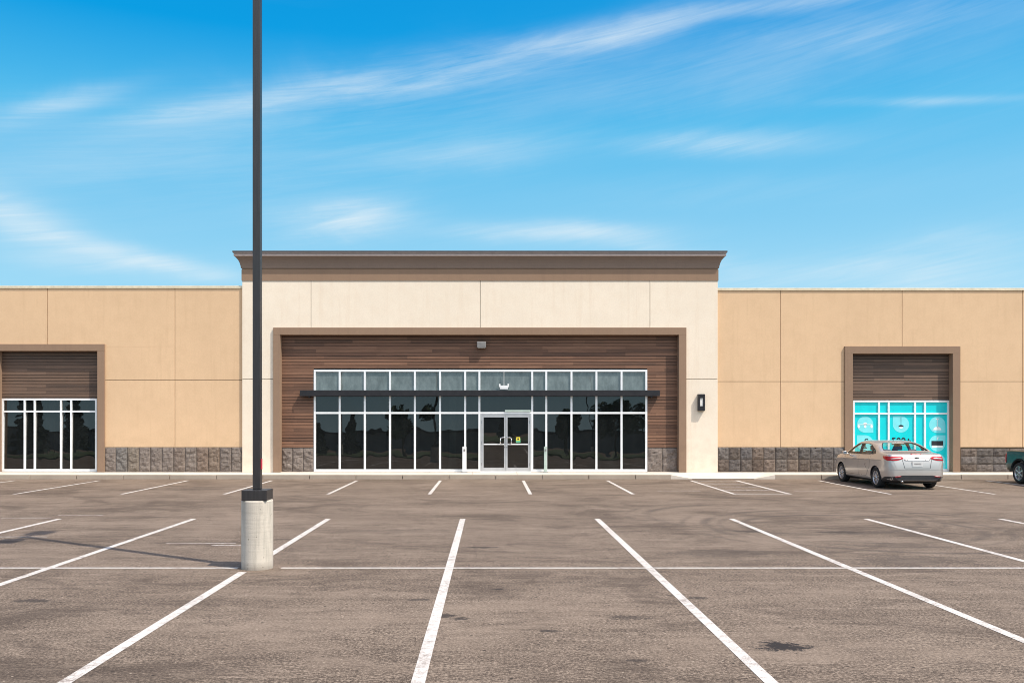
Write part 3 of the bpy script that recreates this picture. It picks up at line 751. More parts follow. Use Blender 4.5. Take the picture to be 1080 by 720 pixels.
tree_labels = ['dark spruce behind the viewpoint mirrored in the middle of the left wing window', 'spruce mirrored in the right end of the left wing window', 'tallest spruce, mirrored in the left end of the left wing window',
    'wide leafy tree behind the viewpoint, farthest left of the leafy trees', 'small narrow spruce mirrored in the second pane of the main shop window', 'low spruce mirrored in the first pane of the main shop window', 'round leafy tree mirrored in the fourth pane of the main shop window',
    'small leafy tree mirrored just right of the entrance doors', 'broad leafy tree mirrored three panes from the right end of the main window', 'broad leafy tree mirrored near the right end of the main shop window', 'leafy tree behind the viewpoint, farthest right in the tree row', 'lowest narrow spruce, mirrored in the entrance doors']
for i, (x, y, h, w, k) in enumerate(spots):
    tree((x, y, .08), h, w, k, tree_labels[i], 100+i)
fb = thing('warehouse', 'long low dark building beyond the trees, mirrored faintly in the shop glass', 'building', (0, -60, 0))
bm = NB(); box(bm, -70, 60, -6, 0, 0, 2.9); link('wall', bm, M['greybox'], fb)
rects('roof', M['charcoal'], fb, [(-70.3, 60.3, -6.3, .3, 2.901, 3.2)])

# ------------------------------------------------------------------ VEHICLES
def pchip(tab):
    xs = [a[0] for a in tab]; ys = [a[1] for a in tab]; n = len(xs)
    d = [(ys[i+1]-ys[i])/(xs[i+1]-xs[i]) for i in range(n-1)]; m = [d[0]]
    for i in range(1, n-1): m.append(0 if d[i-1]*d[i] <= 0 else 2*d[i-1]*d[i]/(d[i-1]+d[i]))
    m.append(d[-1])
    def f(x):
        if x <= xs[0]: return ys[0]
        if x >= xs[-1]: return ys[-1]
        i = max(k for k in range(n-1) if xs[k] <= x); h = xs[i+1]-xs[i]; t = (x-xs[i])/h
        return (2*t**3-3*t*t+1)*ys[i]+(t**3-2*t*t+t)*h*m[i]+(-2*t**3+3*t*t)*ys[i+1]+(t**3-t*t)*h*m[i+1]
    return f
def cat(pts, sub):
    out = []; P = [Vector((p[0], 0, p[1])) for p in pts]; n = len(P)
    for i in range(n-1):
        p0, p1, p2, p3 = P[max(i-1, 0)], P[i], P[i+1], P[min(i+2, n-1)]
        for k in range(sub):
            t = k/sub
            q = .5*((2*p1)+(p2-p0)*t+(2*p0-5*p1+4*p2-p3)*t*t+(3*p1-p0-3*p2+p3)*t**3); out.append((max(q.x, 0), q.z))
    out.append(pts[-1]); return out
def section(W, zb, zt, belt, tum, inset=0):
    zs = min(belt, zt-.05); h = zt-zs; g_ = max(0, min(1, (zt-belt-.06)/.33))
    L = lambda a, b: a+(b-a)*g_
    k = zs-zb
    pts = [(0, zb), (.55*W, zb), (.86*W, zb+.01), (.945*W, zb+.06), (.975*W, zb+.20*k), (.995*W, zb+.38*k), (1.0*W, zb+.55*k), (.992*W, zb+.74*k), (.985*W, zb+.86*k), (.955*W, zb+.965*k),
           (W*L(.945, .925), zs+.08*h), (W*L(.93, .86-tum*.3), zs+.5*h), (W*L(.89, .80-tum*.6), zs+.78*h), (W*L(.82, .73-tum), zs+.92*h), (W*L(.62, .55-tum), zs+.985*h), (W*.3, zs+.998*h), (0, zt)]
    return cat(pts, 3)
def loft(ys_, top, Wf, bot, beltf, tum, mi=0, inset=0.0, zmin=None):
    bm = NB(); rings = []
    for y in ys_:
        hs = section(max(.05, Wf(y)-inset), zmin if zmin is not None else bot(y), top(y)-inset, beltf(y), tum)
        ring = [bm.verts.new((x, y, z)) for (x, z) in hs] + [bm.verts.new((-x, y, z)) for (x, z) in hs[-2:0:-1]]
        rings.append(ring)
    n = len(rings[0])
    for a, b in zip(rings, rings[1:]):
        for k in range(n): bm.faces.new((a[k], a[(k+1) % n], b[(k+1) % n], b[k]))
    bm.faces.new(rings[0]); bm.faces.new(list(reversed(rings[-1])))
    bmesh.ops.recalc_face_normals(bm, faces=bm.faces)
    for f in bm.faces: f.material_index = mi
    return bm
def polycut(pts, axis, a, b):
    """prism over a polygon, given in (y,z) for axis x or in (x,z) for axis y"""
    bm = NB()
    mk = (lambda p, t: (t, p[0], p[1])) if axis == 'x' else (lambda p, t: (p[0], t, p[1]))
    A = [bm.verts.new(mk(p, a)) for p in pts]; Bv = [bm.verts.new(mk(p, b)) for p in pts]; n = len(pts)
    bm.faces.new(A); bm.faces.new(list(reversed(Bv)))
    for k in range(n): bm.faces.new((A[k], Bv[k], Bv[(k+1) % n], A[(k+1) % n]))
    bmesh.ops.recalc_face_normals(bm, faces=bm.faces)
    for f in bm.faces: f.material_index = 1
    return bm
def carve(body, cutters):
    tmp = []; bpy.context.view_layer.update()
    for bm in cutters:
        me = D.meshes.new('tmp'); bm.to_mesh(me); bm.free(); me.materials.append(body.data.materials[0]); me.materials.append(body.data.materials[1])
        c = D.objects.new('tmp', me); COL.objects.link(c); tmp.append(c)
        md = body.modifiers.new('b', 'BOOLEAN'); md.operation = 'DIFFERENCE'; md.solver = 'EXACT'; md.object = c; c.matrix_world = body.matrix_world
    bpy.context.view_layer.update()
    me = D.meshes.new_from_object(body.evaluated_get(bpy.context.evaluated_depsgraph_get()))
    body.modifiers.clear(); body.data = me
    for c in tmp: D.objects.remove(c)
def smooth_poly(pts, r=3):
    out = []; n = len(pts)
    for i in range(n):
        p0, p1, p2 = Vector(pts[i-1]), Vector(pts[i]), Vector(pts[(i+1) % n])
        a = p1.lerp(p0, min(.3, .05/max((p0-p1).length, .01))); b = p1.lerp(p2, min(.3, .05/max((p2-p1).length, .01)))
        for k in range(r+1):
            t = k/r; out.append(tuple(a*(1-t)**2+p1*2*t*(1-t)+b*t*t))
    return out
def patch(name, bvh, pts, axis, side, m, parent, off=.004, cell=.05, thick=0):
    """polygon laid onto the body surface; side = +1/-1 is where the viewer stands on that axis"""
    bm = NB(); bm.faces.new([bm.verts.new((p[0], p[1], 0)) for p in pts])
    xs_ = [p[0] for p in pts]; zs_ = [p[1] for p in pts]
    for ax, lo, hi in ((0, min(xs_), max(xs_)), (1, min(zs_), max(zs_))):
        q = lo+cell
        while q < hi:
            co = (q, 0, 0) if ax == 0 else (0, q, 0); no = (1, 0, 0) if ax == 0 else (0, 1, 0)
            bmesh.ops.bisect_plane(bm, geom=bm.verts[:]+bm.edges[:]+bm.faces[:], plane_co=co, plane_no=no); q += cell
    bad = []
    for v in bm.verts:
        a, b = v.co.x, v.co.y
        if axis == 'x': o, dr_ = Vector((3*side, a, b)), Vector((-side, 0, 0))
        else: o, dr_ = Vector((a, 8*side, b)), Vector((0, -side, 0))
        hit, nr, _, _ = bvh.ray_cast(o, dr_)
        if hit is None: bad.append(v); continue
        v.co = hit + nr*off if nr.dot(dr_) < 0 else hit - nr*off
    if bad: bmesh.ops.delete(bm, geom=bad, context='VERTS')
    bm.normal_update()
    dr_ = Vector((-side, 0, 0)) if axis == 'x' else Vector((0, -side, 0))
    for f in bm.faces:
        if f.normal.dot(dr_) > 0: f.normal_flip()
    if thick: bmesh.ops.solidify(bm, geom=bm.faces[:], thickness=thick)
    return link(name, bm, m, parent, True, normals=bool(thick))
def line_poly(p, q, w):
    p, q = Vector(p), Vector(q); n = (q-p).normalized(); n = Vector((-n.y, n.x))*w/2
    return [tuple(p+n), tuple(q+n), tuple(q-n), tuple(p-n)]
def wheel(parent, x, y, r, wd, side, spokes=10):
    w = D.objects.new('wheel', None); 
    bm = NB(); seg = 40
    pr_ = [(r*.66, -wd/2+.01), (r*.74, -wd/2), (r*.93, -wd/2+.004), (r*.985, -wd/2+.03), (r, -wd/2+.06), (r, wd/2-.06), (r*.985, wd/2-.03), (r*.93, wd/2-.004), (r*.74, wd/2), (r*.66, wd/2-.01), (r*.64, wd/2-.03)]
    rg_ = [[bm.verts.new((x+side*b, y+a*math.cos(2*PI*k/seg), r+a*math.sin(2*PI*k/seg))) for k in range(seg)] for a, b in pr_]
    for a, b in zip(rg_, rg_[1:]):
        for k in range(seg): bm.faces.new((a[k], a[(k+1) % seg], b[(k+1) % seg], b[k]))
    ty = link('wheel', bm, M['rubber'], parent, True)
    bm = NB()
    # rim barrel and spokes
    pr2 = [(r*.68, wd/2-.012), (r*.655, wd/2-.006), (r*.62, wd/2-.02), (r*.60, wd/2-.09), (r*.60, -wd/2+.02)]
    rg_ = [[bm.verts.new((x+side*b, y+a*math.cos(2*PI*k/seg), r+a*math.sin(2*PI*k/seg))) for k in range(seg)] for a, b in pr2]
    for a, b in zip(rg_, rg_[1:]):
        for k in range(seg): bm.faces.new((a[k], a[(k+1) % seg], b[(k+1) % seg], b[k]))
    for s in range(spokes):
        a = 2*PI*s/spokes
        tmp = NB(); box(tmp, -.013, .013, -.018, .018, .03, r*.63, bev=.004)
        tmp.transform(Matrix.Translation((x+side*(wd/2-.035), y, r)) @ Matrix.Rotation(a, 4, 'X'))
        me = D.meshes.new('t'); tmp.to_mesh(me); tmp.free(); bm.from_mesh(me); D.meshes.remove(me)
    cyl(bm, (x+side*(wd/2-.03), y, r), .055, 'x', .04, 20)
    link('rim', bm, M['alloy'], ty, True)
    bm = NB(); cyl(bm, (x-side*.02, y, r), r*.5, 'x', .02, 24); link('brake_disc', bm, M['greybox'], ty)
def frange(a, b, n): return [a+(b-a)*i/n for i in range(n+1)]

# ---- silver sedan, nose to the shop (local y runs from tail to nose)
car = thing('sedan', 'champagne silver four-door sedan parked facing the turquoise window, tail towards the viewer', 'car', (12.86, 26.25, 0))
top = pchip([(0, .66), (.03, .86), (.06, .98), (.10, 1.055), (.16, 1.075), (.35, 1.10), (.62, 1.125), (.80, 1.195), (1.05, 1.305), (1.35, 1.40), (1.7, 1.445), (2.1, 1.455), (2.45, 1.42), (2.75, 1.315), (3.1, 1.13), (3.32, 1.02), (3.5, .985), (4.0, .90), (4.3, .82), (4.42, .72), (4.48, .60)])
Wf = pchip([(0, .66), (.04, .76), (.12, .835), (.3, .885), (.7, .905), (1.6, .91), (3.2, .905), (3.9, .885), (4.2, .80), (4.4, .62), (4.48, .48)])
bot = pchip([(0, .27), (.06, .25), (.3, .21), (.8, .19), (3.8, .19), (4.2, .20), (4.48, .30)])
belt = pchip([(0, .99), (.8, 1.02), (2.0, .985), (3.3, .94), (4.48, .9)])
ysb = sorted(set(frange(0, .2, 10)+frange(.2, 4.1, 64)+frange(4.1, 4.48, 10)))
bmb = loft(ysb, top, Wf, bot, belt, .03)
bvh = BVHTree.FromBMesh(bmb)
body = link('body', bmb, [M['silver'], M['blackplastic']], car, True)
cab = loft(frange(.85, 3.15, 40), lambda y: top(y), Wf, bot, belt, .03, 1, .055, zmin=.42)
wins = {'f': [(3.10, 1.00), (2.86, 1.155), (2.60, 1.275), (2.42, 1.325), (2.20, 1.34), (2.14, 1.005)],
        'r': [(2.05, 1.008), (2.08, 1.342), (1.70, 1.335), (1.45, 1.30), (1.30, 1.25), (1.27, 1.03)],
        'q': [(1.20, 1.035), (1.225, 1.225), (1.00, 1.12), (.94, 1.06)]}
wins = {k: smooth_poly(v) for k, v in wins.items()}
rearw = smooth_poly([(-.68, 1.15), (.68, 1.15), (.60, 1.28), (.47, 1.375), (-.47, 1.375), (-.60, 1.28)])
frontw = smooth_poly([(-.70, 1.04), (.70, 1.04), (.56, 1.36), (-.56, 1.36)])
cuts = [cab] + [polycut(w, 'x', -1.2, 1.2) for w in wins.values()] + [polycut(rearw, 'y', .3, 1.6), polycut(frontw, 'y', 2.4, 3.7)]
wy = (.86, 3.50); wr_ = .318
for y in wy:
    for s in (-1, 1):
        b_ = NB(); cyl(b_, (s*.85, y, .325), .365, 'x', .5, 40, mi=1); bmesh.ops.recalc_face_normals(b_, faces=b_.faces); cuts.append(b_)
carve(body, cuts)
for s in (-1, 1):
    for k in wins: patch('window', bvh, wins[k], 'x', s, M['carglass'], car, -.006)
    for k, q in wins.items():   # black window surround
        pass
patch('rear_window', bvh, rearw, 'y', -1, M['carglass'], car, -.006); patch('windscreen', bvh, frontw, 'y', 1, M['carglass'], car, -.006)
# rear window black border and pillar trims
def ring_strips(poly, axis, side, w, m, name, parent, bvh_=None):
    cxm = sum(p[0] for p in poly)/len(poly); czm = sum(p[1] for p in poly)/len(poly)
    bm = NB(); n = len(poly); ins = []; outs = []
    for p in poly:
        for f, lst in ((0, ins), (w, outs)):
            dx, dz = p[0]-cxm, p[1]-czm; L_ = math.hypot(dx, dz)
            a, b = p[0]+dx/L_*f, p[1]+dz/L_*f
            if axis == 'x': o, dr_ = Vector((3*side, a, b)), Vector((-side, 0, 0))
            else: o, dr_ = Vector((a, 8*side, b)), Vector((0, -side, 0))
            hit, nr, _, _ = (bvh_ or bvh).ray_cast(o, dr_)
            lst.append(bm.verts.new((hit+nr*.003) if hit else (o+dr_*2)))
    for k in range(n): bm.faces.new((ins[k], ins[(k+1) % n], outs[(k+1) % n], outs[k]))
    return link(name, bm, m, parent, True)
ring_strips(rearw, 'y', -1, .022, M['blackplastic'], 'window_seal', car)
for s in (-1, 1):
    for k in wins: ring_strips(wins[k], 'x', s, .02, M['blackplastic'], 'window_seal', car)
    patch('pillar_trim', bvh, [(2.055, 1.0), (2.135, 1.0), (2.19, 1.345), (2.085, 1.345)], 'x', s, M['blackplastic'], car, .004)
    patch('pillar_trim', bvh, [(1.205, 1.03), (1.265, 1.03), (1.29, 1.25), (1.235, 1.225)], 'x', s, M['blackplastic'], car, .004)
    # tail lamp wrapping round the corner
    lamp = patch('tail_light', bvh, smooth_poly([(s*.80, 1.00), (s*.58, 1.015), (s*.44, .985), (s*.40, .935), (s*.50, .90), (s*.62, .875), (s*.80, .865)]), 'y', -1, M['tail'], car, .010, .03, .006)
    patch('tail_light_lens', bvh, smooth_poly([(.055, .99), (.22, 1.005), (.44, 1.0), (.36, .935), (.2, .885), (.055, .865)]), 'x', s, M['tail'], lamp, .009, .03, .006)
    patch('reversing_lamp', bvh, smooth_poly([(s*.76, .945), (s*.50, .955), (s*.48, .935), (s*.76, .91)]), 'y', -1, M['tailclear'], lamp, .018, .03, .002)
    # shut lines
    for ln in ([(2.10, .36), (2.095, .98)], [(3.12, .38), (3.16, .93)], [(1.27, .62), (1.22, 1.0)], [(1.52, .36), (1.28, .62)], [(1.52, .34), (3.12, .34)]):
        patch('shut_line', bvh, line_poly(ln[0], ln[1], .010), 'x', s, M['ink'], car, .002, .08)
    patch('crease_line', bvh, line_poly((.5, .875), (3.3, .80), .012), 'x', s, M['greybox'], car, .0015, .08)
    patch('sill_trim', bvh, [(1.25, .19), (3.1, .19), (3.12, .255), (1.23, .255)], 'x', s, M['blackplastic'], car, .006, .08)
    for hy in (1.42, 2.28):
        bm = NB(); box(bm, s*.885-.025, s*.885+.03*s+.0 if s > 0 else s*.885+.025, hy, hy+.2, .845, .875, bev=.008) if s > 0 else box(bm, -.925, -.87, hy, hy+.2, .845, .875, bev=.008)
        link('door_handle', bm, M['silver'], car, True)
    bm = NB(); box(bm, *sorted((s*.86, s*.97)), 2.93, 2.98, .96, 1.0); box(bm, *sorted((s*.95, s*1.07)), 2.86, 3.0, .955, 1.07, bev=.035)
    mr = link('wing_mirror', bm, M['silver'], car, True); rects('mirror_glass', M['chrome'], mr, [(*sorted((s*.965, s*1.055)), 2.853, 2.858, .975, 1.055)])
    patch('headlight', bvh, smooth_poly([(s*.45, .70), (s*.80, .74), (s*.78, .84), (s*.50, .78)]), 'y', 1, M['tailclear'], car, .008, .03)
    for i_, y in enumerate(wy): wheel(car, s*.785, y, wr_, .21, s)
# bumper, boot lid, plate
for f in body.data.polygons:
    c_ = f.center
    if (c_.y < .04 and c_.z < .39) or (c_.y < .62 and c_.z < .29) or c_.z < .255: f.material_index = 1
for s in (-1, 1):
    patch('rear_bumper_trim', bvh, smooth_poly([(.005, .40), (.30, .385), (.47, .31), (.47, .23), (.02, .26)]), 'x', s, M['blackplastic'], car, .003)
    patch('reflector', bvh, smooth_poly([(s*.50, .415), (s*.68, .405), (s*.68, .385), (s*.50, .39)]), 'y', -1, M['tail'], car, .022, .05, .004)
patch('rear_bumper_trim', bvh, smooth_poly([(-.66, .40), (-.45, .435), (.45, .435), (.66, .40), (.62, .285), (-.62, .285)]), 'y', -1, M['blackplastic'], car, .004)
for a, b in (((-.44, .90), (-.38, .64)), ((-.38, .64), (.38, .64)), ((.38, .64), (.44, .90))): patch('shut_line', bvh, line_poly(a, b, .012), 'y', -1, M['ink'], car, .003)
patch('shut_line', bvh, line_poly((-.80, .60), (.80, .60), .006), 'y', -1, M['greybox'], car, .003)
patch('boot_trim', bvh, smooth_poly([(-.38, .915), (.38, .915), (.38, .885), (-.38, .885)]), 'y', -1, M['chrome'], car, .016, .05, .01)
patch('boot_trim', bvh, [(-.36, .884), (.36, .884), (.34, .872), (-.34, .872)], 'y', -1, M['ink'], car, .008, .05)
bm = NB(); cyl(bm, (0, .035, .955), .055, 'y', .02, 28); bm.transform(Matrix.Translation((0, .02, .955)) @ Matrix.Diagonal((1, 1, .42, 1)) @ Matrix.Translation((0, -.02, -.955)))
link('badge', bm, M['charcoal'], car, True)
hit = bvh.ray_cast(Vector((0, -3, .77)), Vector((0, 1, 0)))[0]
pl_ = rects('number_plate', M['plate'], car, [(-.155, .155, hit.y-.022, hit.y-.006, .70, .855)], bev=.003)
text('CGW-4178', .058, 0, hit.y-.0235, .757, M['ink'], pl_)  if False else rects('plate_marks', M['greybox'], pl_, [(-.11+.033*k, -.092+.033*k, hit.y-.0245, hit.y-.0225, .755, .80) for k in range(7)])
patch('brake_light', bvh, [(-.15, 1.073), (.15, 1.073), (.15, 1.058), (-.15, 1.058)], 'y', -1, M['tail'], car, .010, .03, .004)
rects('underbody', M['blackplastic'], car, [(-.66, .66, .45, 4.2, .16, .30)])
bm = NB(); cyl(bm, (-.45, .1, .25), .03, 'y', .2, 14); link('exhaust_pipe', bm, M['chrome'], car, True)
# cabin
bm = NB()
for (sx, sy) in ((-.38, 2.15), (.38, 2.15)):
    box(bm, sx-.25, sx+.25, sy, sy+.5, .42, .6, bev=.05); box(bm, sx-.24, sx+.24, sy-.12, sy+.04, .55, 1.1, bev=.05); box(bm, sx-.13, sx+.13, sy-.12, sy-.04, 1.12, 1.28, bev=.03)
box(bm, -.62, .62, 1.35, 1.85, .42, .6, bev=.05); box(bm, -.62, .62, 1.12, 1.3, .55, 1.06, bev=.05)
for sx in (-.4, .4): box(bm, sx-.12, sx+.12, 1.12, 1.2, 1.07, 1.18, bev=.03)
link('seats', bm, M['seat'], car, True)
rects('dashboard', M['blackplastic'], car, [(-.68, .68, 2.9, 3.14, .6, .93)], bev=.03)
bm = NB(); cyl(bm, (0, 1.55, 1.475), .006, 'z', .10, 8); link('aerial', bm, M['blackplastic'], car)
bm = NB()
tor = [(.17*math.cos(2*PI*k/24), .17*math.sin(2*PI*k/24)) for k in range(24)]
for k in range(24):
    p = Vector((-.38+tor[k][0], 2.82+tor[k][1]*.35, .93+tor[k][1]*.9)); q = Vector((-.38+tor[(k+1) % 24][0], 2.82+tor[(k+1) % 24][1]*.35, .93+tor[(k+1) % 24][1]*.9)); dv = q-p
    bmesh.ops.create_cone(bm, cap_ends=True, segments=6, radius1=.014, radius2=.014, depth=dv.length*1.1, matrix=Matrix.Translation((p+q)/2) @ dv.to_track_quat('Z', 'Y').to_matrix().to_4x4())
link('steering_wheel', bm, M['blackplastic'], car)

# ---- dark green pickup at the right edge, tail to the building
pk = thing('pickup_truck', 'dark green pickup truck cut off by the right edge, tail against the stone wall', 'pickup truck', (18.34, 29.62, 0))
pk.rotation_euler = (0, 0, PI)
top2 = pchip([(0, .96), (.03, 1.04), (.08, 1.07), (.4, 1.08), (1.86, 1.08), (1.90, 1.09), (2.0, 1.50), (2.1, 1.60), (2.6, 1.64), (3.1, 1.60), (3.3, 1.52), (3.75, 1.17), (3.9, 1.10), (4.6, 1.04), (4.9, .98), (5.0, .86)])
W2 = pchip([(0, .84), (.05, .875), (.2, .89), (4.3, .89), (4.8, .85), (5.0, .74)])
bot2 = pchip([(0, .42), (.2, .36), (1, .34), (4.4, .34), (5, .38)])
belt2 = lambda y: 1.06
bmp = loft(sorted(set(frange(0, .2, 8)+frange(.2, 4.8, 80)+frange(4.8, 5.0, 8))), top2, W2, bot2, belt2, .02)
bvh2 = BVHTree.FromBMesh(bmp)
pb = link('body', bmp, [M['green'], M['blackplastic']], pk, True)
cuts = []
b_ = NB(); box(b_, -.70, .70, .08, 1.78, .62, 1.4, mi=1); bmesh.ops.recalc_face_normals(b_, faces=b_.faces); cuts.append(b_)
cuts.append(loft(frange(2.08, 3.3, 20), top2, W2, bot2, belt2, .02, 1, .06, zmin=.55))
sw_ = smooth_poly([(2.2, 1.10), (2.24, 1.48), (3.12, 1.48), (3.5, 1.14)]); cuts.append(polycut(sw_, 'x', -1.3, 1.3))
fw_ = smooth_poly([(-.68, 1.18), (.68, 1.18), (.58, 1.5), (-.58, 1.5)]); cuts.append(polycut(fw_, 'y', 1.7, 2.5)); cuts.append(polycut(fw_, 'y', 2.8, 4.2))
for y in (.84, 4.05):
    for s in (-1, 1):
        b_ = NB(); cyl(b_, (s*.84, y, .36), .42, 'x', .5, 40, mi=1); bmesh.ops.recalc_face_normals(b_, faces=b_.faces); cuts.append(b_)
carve(pb, cuts)
for s in (-1, 1):
    patch('window', bvh2, sw_, 'x', s, M['carglass'], pk, -.006)
    tl = patch('tail_light', bvh2, [(s*.72, .66), (s*.85, .66), (s*.85, .97), (s*.72, .97)], 'y', -1, M['tail'], pk, .012, .05, .008)
    patch('tail_light_lens', bvh2, [(.02, .66), (.13, .66), (.13, .97), (.03, .97)], 'x', s, M['tail'], tl, .010, .05, .006)
    patch('headlight', bvh2, [(s*.5, .72), (s*.80, .72), (s*.80, .90), (s*.5, .88)], 'y', 1, M['tailclear'], pk, .01)
    for ln in ([(2.12, .4), (2.12, 1.05)], [(3.35, .45), (3.45, 1.05)], [(1.88, .4), (1.88, 1.07)]): patch('shut_line', bvh2, line_poly(ln[0], ln[1], .012), 'x', s, M['ink'], pk, .002, .08)
    bm = NB(); box(bm, *sorted((s*.86, s*1.05)), 3.25, 3.33, 1.08, 1.26, bev=.03); link('wing_mirror', bm, M['blackplastic'], pk, True)
    for y in (.84, 4.05):
        wheel(pk, s*.80, y, .345, .23, s, 6)
        bm = NB(); n_ = 24
        ins = [bm.verts.new((s*.897, y+.41*math.cos(PI*k/n_), .36+.41*math.sin(PI*k/n_))) for k in range(n_+1)]; outs = [bm.verts.new((s*.90, y+.47*math.cos(PI*k/n_), .36+.47*math.sin(PI*k/n_))) for k in range(n_+1)]
        for k in range(n_): bm.faces.new((ins[k], ins[k+1], outs[k+1], outs[k]))
        bmesh.ops.solidify(bm, geom=bm.faces[:], thickness=.02); link('wheel_arch', bm, M['blackplastic'], pk, True)
patch('windscreen', bvh2, fw_, 'y', 1, M['carglass'], pk, -.006)
rects('rear_bumper', M['blackplastic'], pk, [(-.78, .78, -.03, -.005, .42, .58)], bev=.02)
rects('front_bumper', M['blackplastic'], pk, [(-.8, .8, 4.97, 5.1, .40, .62)], bev=.03)
rects('grille', M['blackplastic'], pk, [(-.45, .45, 5.0, 5.03, .68, .90)])
rects('seat', M['seat'], pk, [(-.65, .65, 2.3, 2.8, .55, .75), (-.65, .65, 2.2, 2.35, .75, 1.2)], bev=.04)
rects('underbody', M['blackplastic'], pk, [(-.6, .6, .3, 4.6, .26, .42)])

# ------------------------------------------------------------------ SKY AND SUN
W = D.worlds.new('World'); SC.world = W; W.use_nodes = True
t = NT(W)
sdir = Vector((-5.05, 3.25, 0)).normalized(); EL = math.radians(56.6)
sv = Vector((sdir.x*math.cos(EL), sdir.y*math.cos(EL), -math.sin(EL)))
sky = t.n('ShaderNodeTexSky', sky_type='NISHITA', sun_disc=False, sun_elevation=EL, sun_rotation=math.atan2(-sdir.x, -sdir.y))
tc = t.n('ShaderNodeTexCoord'); dirv = t.n('ShaderNodeVectorMath', {0: tc.outputs['Generated']}, operation='NORMALIZE').outputs[0]
sp = t.n('ShaderNodeSeparateXYZ', {0: dirv}); dx, dy, dz = sp.outputs
el = t.m('ARCSINE', dz)                              # elevation, radians
grad = t.ramp(t.rng(el, 0, .9), [(0, srgb(186, 226, 246)), (.155, srgb(157, 218, 247)), (.235, srgb(134, 206, 243)), (.35, srgb(80, 188, 238)), (.455, srgb(0, 158, 228)), (.7, srgb(0, 128, 208)), (1, srgb(0, 104, 186))])
# cirrus: streaks in azimuth / elevation
az = t.m('ARCTAN2', dx, dy)
def cvec(rot, sx, sy, off=(0, 0)):
    c, s = math.cos(rot), math.sin(rot)
    u = t.m('ADD', t.m('MULTIPLY', az, c*sx), t.m('MULTIPLY', el, s*sx)); v = t.m('ADD', t.m('MULTIPLY', az, -s*sy), t.m('MULTIPLY', el, c*sy))
    return t.n('ShaderNodeCombineXYZ', {0: t.m('ADD', u, off[0]), 1: t.m('ADD', v, off[1]), 2: 0.0}).outputs[0]
def ang(px, py):
    a = math.atan2(px-VX, FL); return a, math.atan2(VY-py, math.hypot(FL, px-VX))
wisp = t.noise(cvec(.17, 2.6, 15), 1.0, 7, .55, .8)
fil = t.noise(cvec(.2, 3, 44, (3, 9)), 1.0, 8, .6, .9)
big_ = t.noise(cvec(.2, 1.5, 6, (5, 2)), 1.0, 4, .5, .4)
wv = t.m('MULTIPLY', t.m('SUBTRACT', t.noise(cvec(0, 7, 12, (1, 4)), 1.0, 6, .6, .6), .5), 1.0)
fib = t.noise(cvec(.14, 5, 105, (2, 6)), 1.0, 7, .7, 1.4)
tex = t.m('ADD', t.m('MULTIPLY', wisp, .45), t.m('ADD', t.m('MULTIPLY', fil, .30), t.m('MULTIPLY', fib, .25)))
cl = t.m('MULTIPLY', t.rng(tex, .46, .72), t.rng(big_, .46, .68, 0, .15))
# individual streaks: (x0,y0,x1,y1,width px,strength)
streaks = [(255, 110, 560, 52, 11, .62), (540, 56, 760, 10, 9, .70), (740, 14, 930, -10, 6, .50), (-20, 130, 130, 92, 8, .42), (-30, 168, 330, 122, 20, .20), (120, 128, 300, 104, 6, .35), (320, 116, 900, 50, 22, .16), (400, 92, 620, 62, 8, .28), (760, 52, 1100, -4, 15, .30),
           (670, 152, 860, 146, 9, .60), (400, 165, 620, 158, 14, .28), (300, 232, 425, 228, 14, .95), (480, 243, 690, 246, 8, .72), (-40, 208, 70, 244, 15, .90), (40, 248, 240, 290, 8, .70), (-30, 262, 180, 285, 10, .35),
           (840, 285, 1060, 280, 12, .50), (880, 108, 1090, 103, 3, .28), (630, 250, 790, 285, 10, .40), (940, 262, 1100, 252, 12, .32), (-20, 190, 500, 150, 16, .16), (560, 205, 1000, 185, 14, .12), (520, 290, 1150, 300, 20, .30), (-50, 140, 500, 80, 26, .10), (600, 90, 1100, 40, 26, .12)]
acc = None
for (x0, y0, x1, y1, w, s) in streaks:
    a0, e0 = ang(x0, y0); a1, e1 = ang(x1, y1); L_ = math.hypot(a1-a0, e1-e0); ux, uy = (a1-a0)/L_, (e1-e0)/L_; w = w/FL
    pa, pe = t.m('SUBTRACT', az, a0), t.m('SUBTRACT', el, e0)
    u = t.m('ADD', t.m('MULTIPLY', pa, ux), t.m('MULTIPLY', pe, uy)); v = t.m('ADD', t.m('MULTIPLY', pa, -uy), t.m('MULTIPLY', pe, ux))
    v = t.m('ADD', v, t.m('MULTIPLY', wv, w*2.0))
    un = t.m('DIVIDE', t.m('SUBTRACT', u, L_/2), L_*.62); vn = t.m('DIVIDE', v, w*1.6)
    d = t.m('ADD', t.m('MULTIPLY', un, un), t.m('MULTIPLY', vn, vn))
    k = t.m('MULTIPLY', t.m('EXPONENT', t.m('MULTIPLY', d, -1.6)), s)
    acc = k if acc is None else t.m('ADD', acc, k)
acc = t.m('MULTIPLY', acc, t.rng(tex, .36, .64, .16, 1.10))
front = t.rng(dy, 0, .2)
sd = (-sv.x, -sv.y, -sv.z)
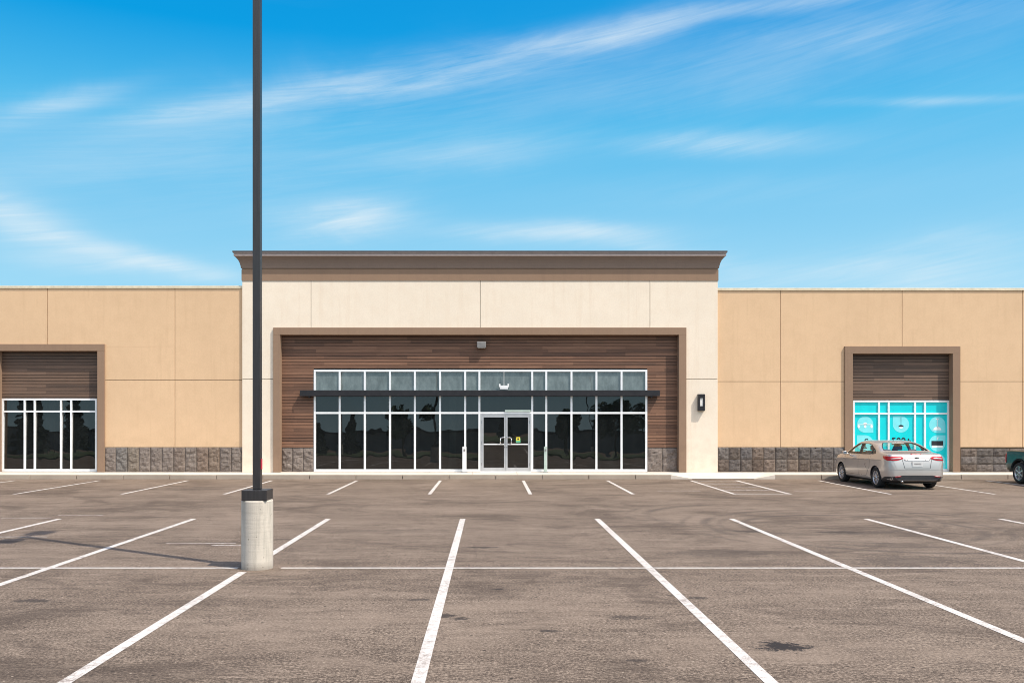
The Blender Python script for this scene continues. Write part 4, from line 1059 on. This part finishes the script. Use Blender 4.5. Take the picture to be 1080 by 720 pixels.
dt = t.n('ShaderNodeVectorMath', {0: dirv, 1: sd}, operation='DOT_PRODUCT').outputs['Value']
sun_fill = t.m('EXPONENT', t.m('MULTIPLY', t.m('SUBTRACT', 1.0, dt), -6.5))  # warm glow round the sun direction, added to brighten the facade
rear_fill = t.m('MULTIPLY', t.m('MULTIPLY', t.rng(dy, -.05, -.6), t.rng(el, .10, .40)), t.rng(el, 1.35, .7))  # bright sky area behind the camera, added as fill light on the walls
cloud = t.m('MINIMUM', t.m('ADD', t.m('MULTIPLY', acc, front), t.m('MULTIPLY', cl, .75)), .92)
c = t.mix(.985, t.mix(1.0, sky.outputs[0], g3(.10), 'MULTIPLY'), grad)
c = t.mix(cloud, c, (.80, .90, .95, 1))
c = t.mix(1.0, c, t.mix(t.m('MULTIPLY', rear_fill, 1.0, clamp=True), (0, 0, 0, 1), (1.08, .92, .78, 1)), 'ADD')
c = t.mix(1.0, c, t.mix(sun_fill, (0, 0, 0, 1), (1.9, 1.68, 1.48, 1)), 'ADD')
SKYK = .12
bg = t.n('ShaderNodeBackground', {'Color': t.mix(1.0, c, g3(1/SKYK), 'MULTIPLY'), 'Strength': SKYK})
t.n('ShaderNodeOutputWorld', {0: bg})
t.t.nodes[-1].is_active_output = True
sl = D.lights.new('sun', 'SUN'); sl.energy = 5.0; sl.angle = math.radians(.53); sl.color = (1, .93, .83)
so = D.objects.new('sun', sl); COL.objects.link(so); so.rotation_euler = sv.to_track_quat('-Z', 'Y').to_euler(); so.location = (20, -10, 40)

# ------------------------------------------------------------------ CAMERA
cm = D.cameras.new('camera'); co = D.objects.new('camera', cm); COL.objects.link(co); SC.camera = co
co.location = (0, 0, H); co.rotation_euler = (PI/2, 0, 0)
cm.sensor_width = 36; cm.lens = FL/1080*36; cm.shift_x = (540-VX)/1080; cm.shift_y = (VY-360)/1080
cm.clip_end = 2000; cm.clip_start = .1
SC.cycles.filter_width = 1.0
SC.view_settings.view_transform = 'Standard'; SC.view_settings.look = 'None'; SC.view_settings.exposure = 0
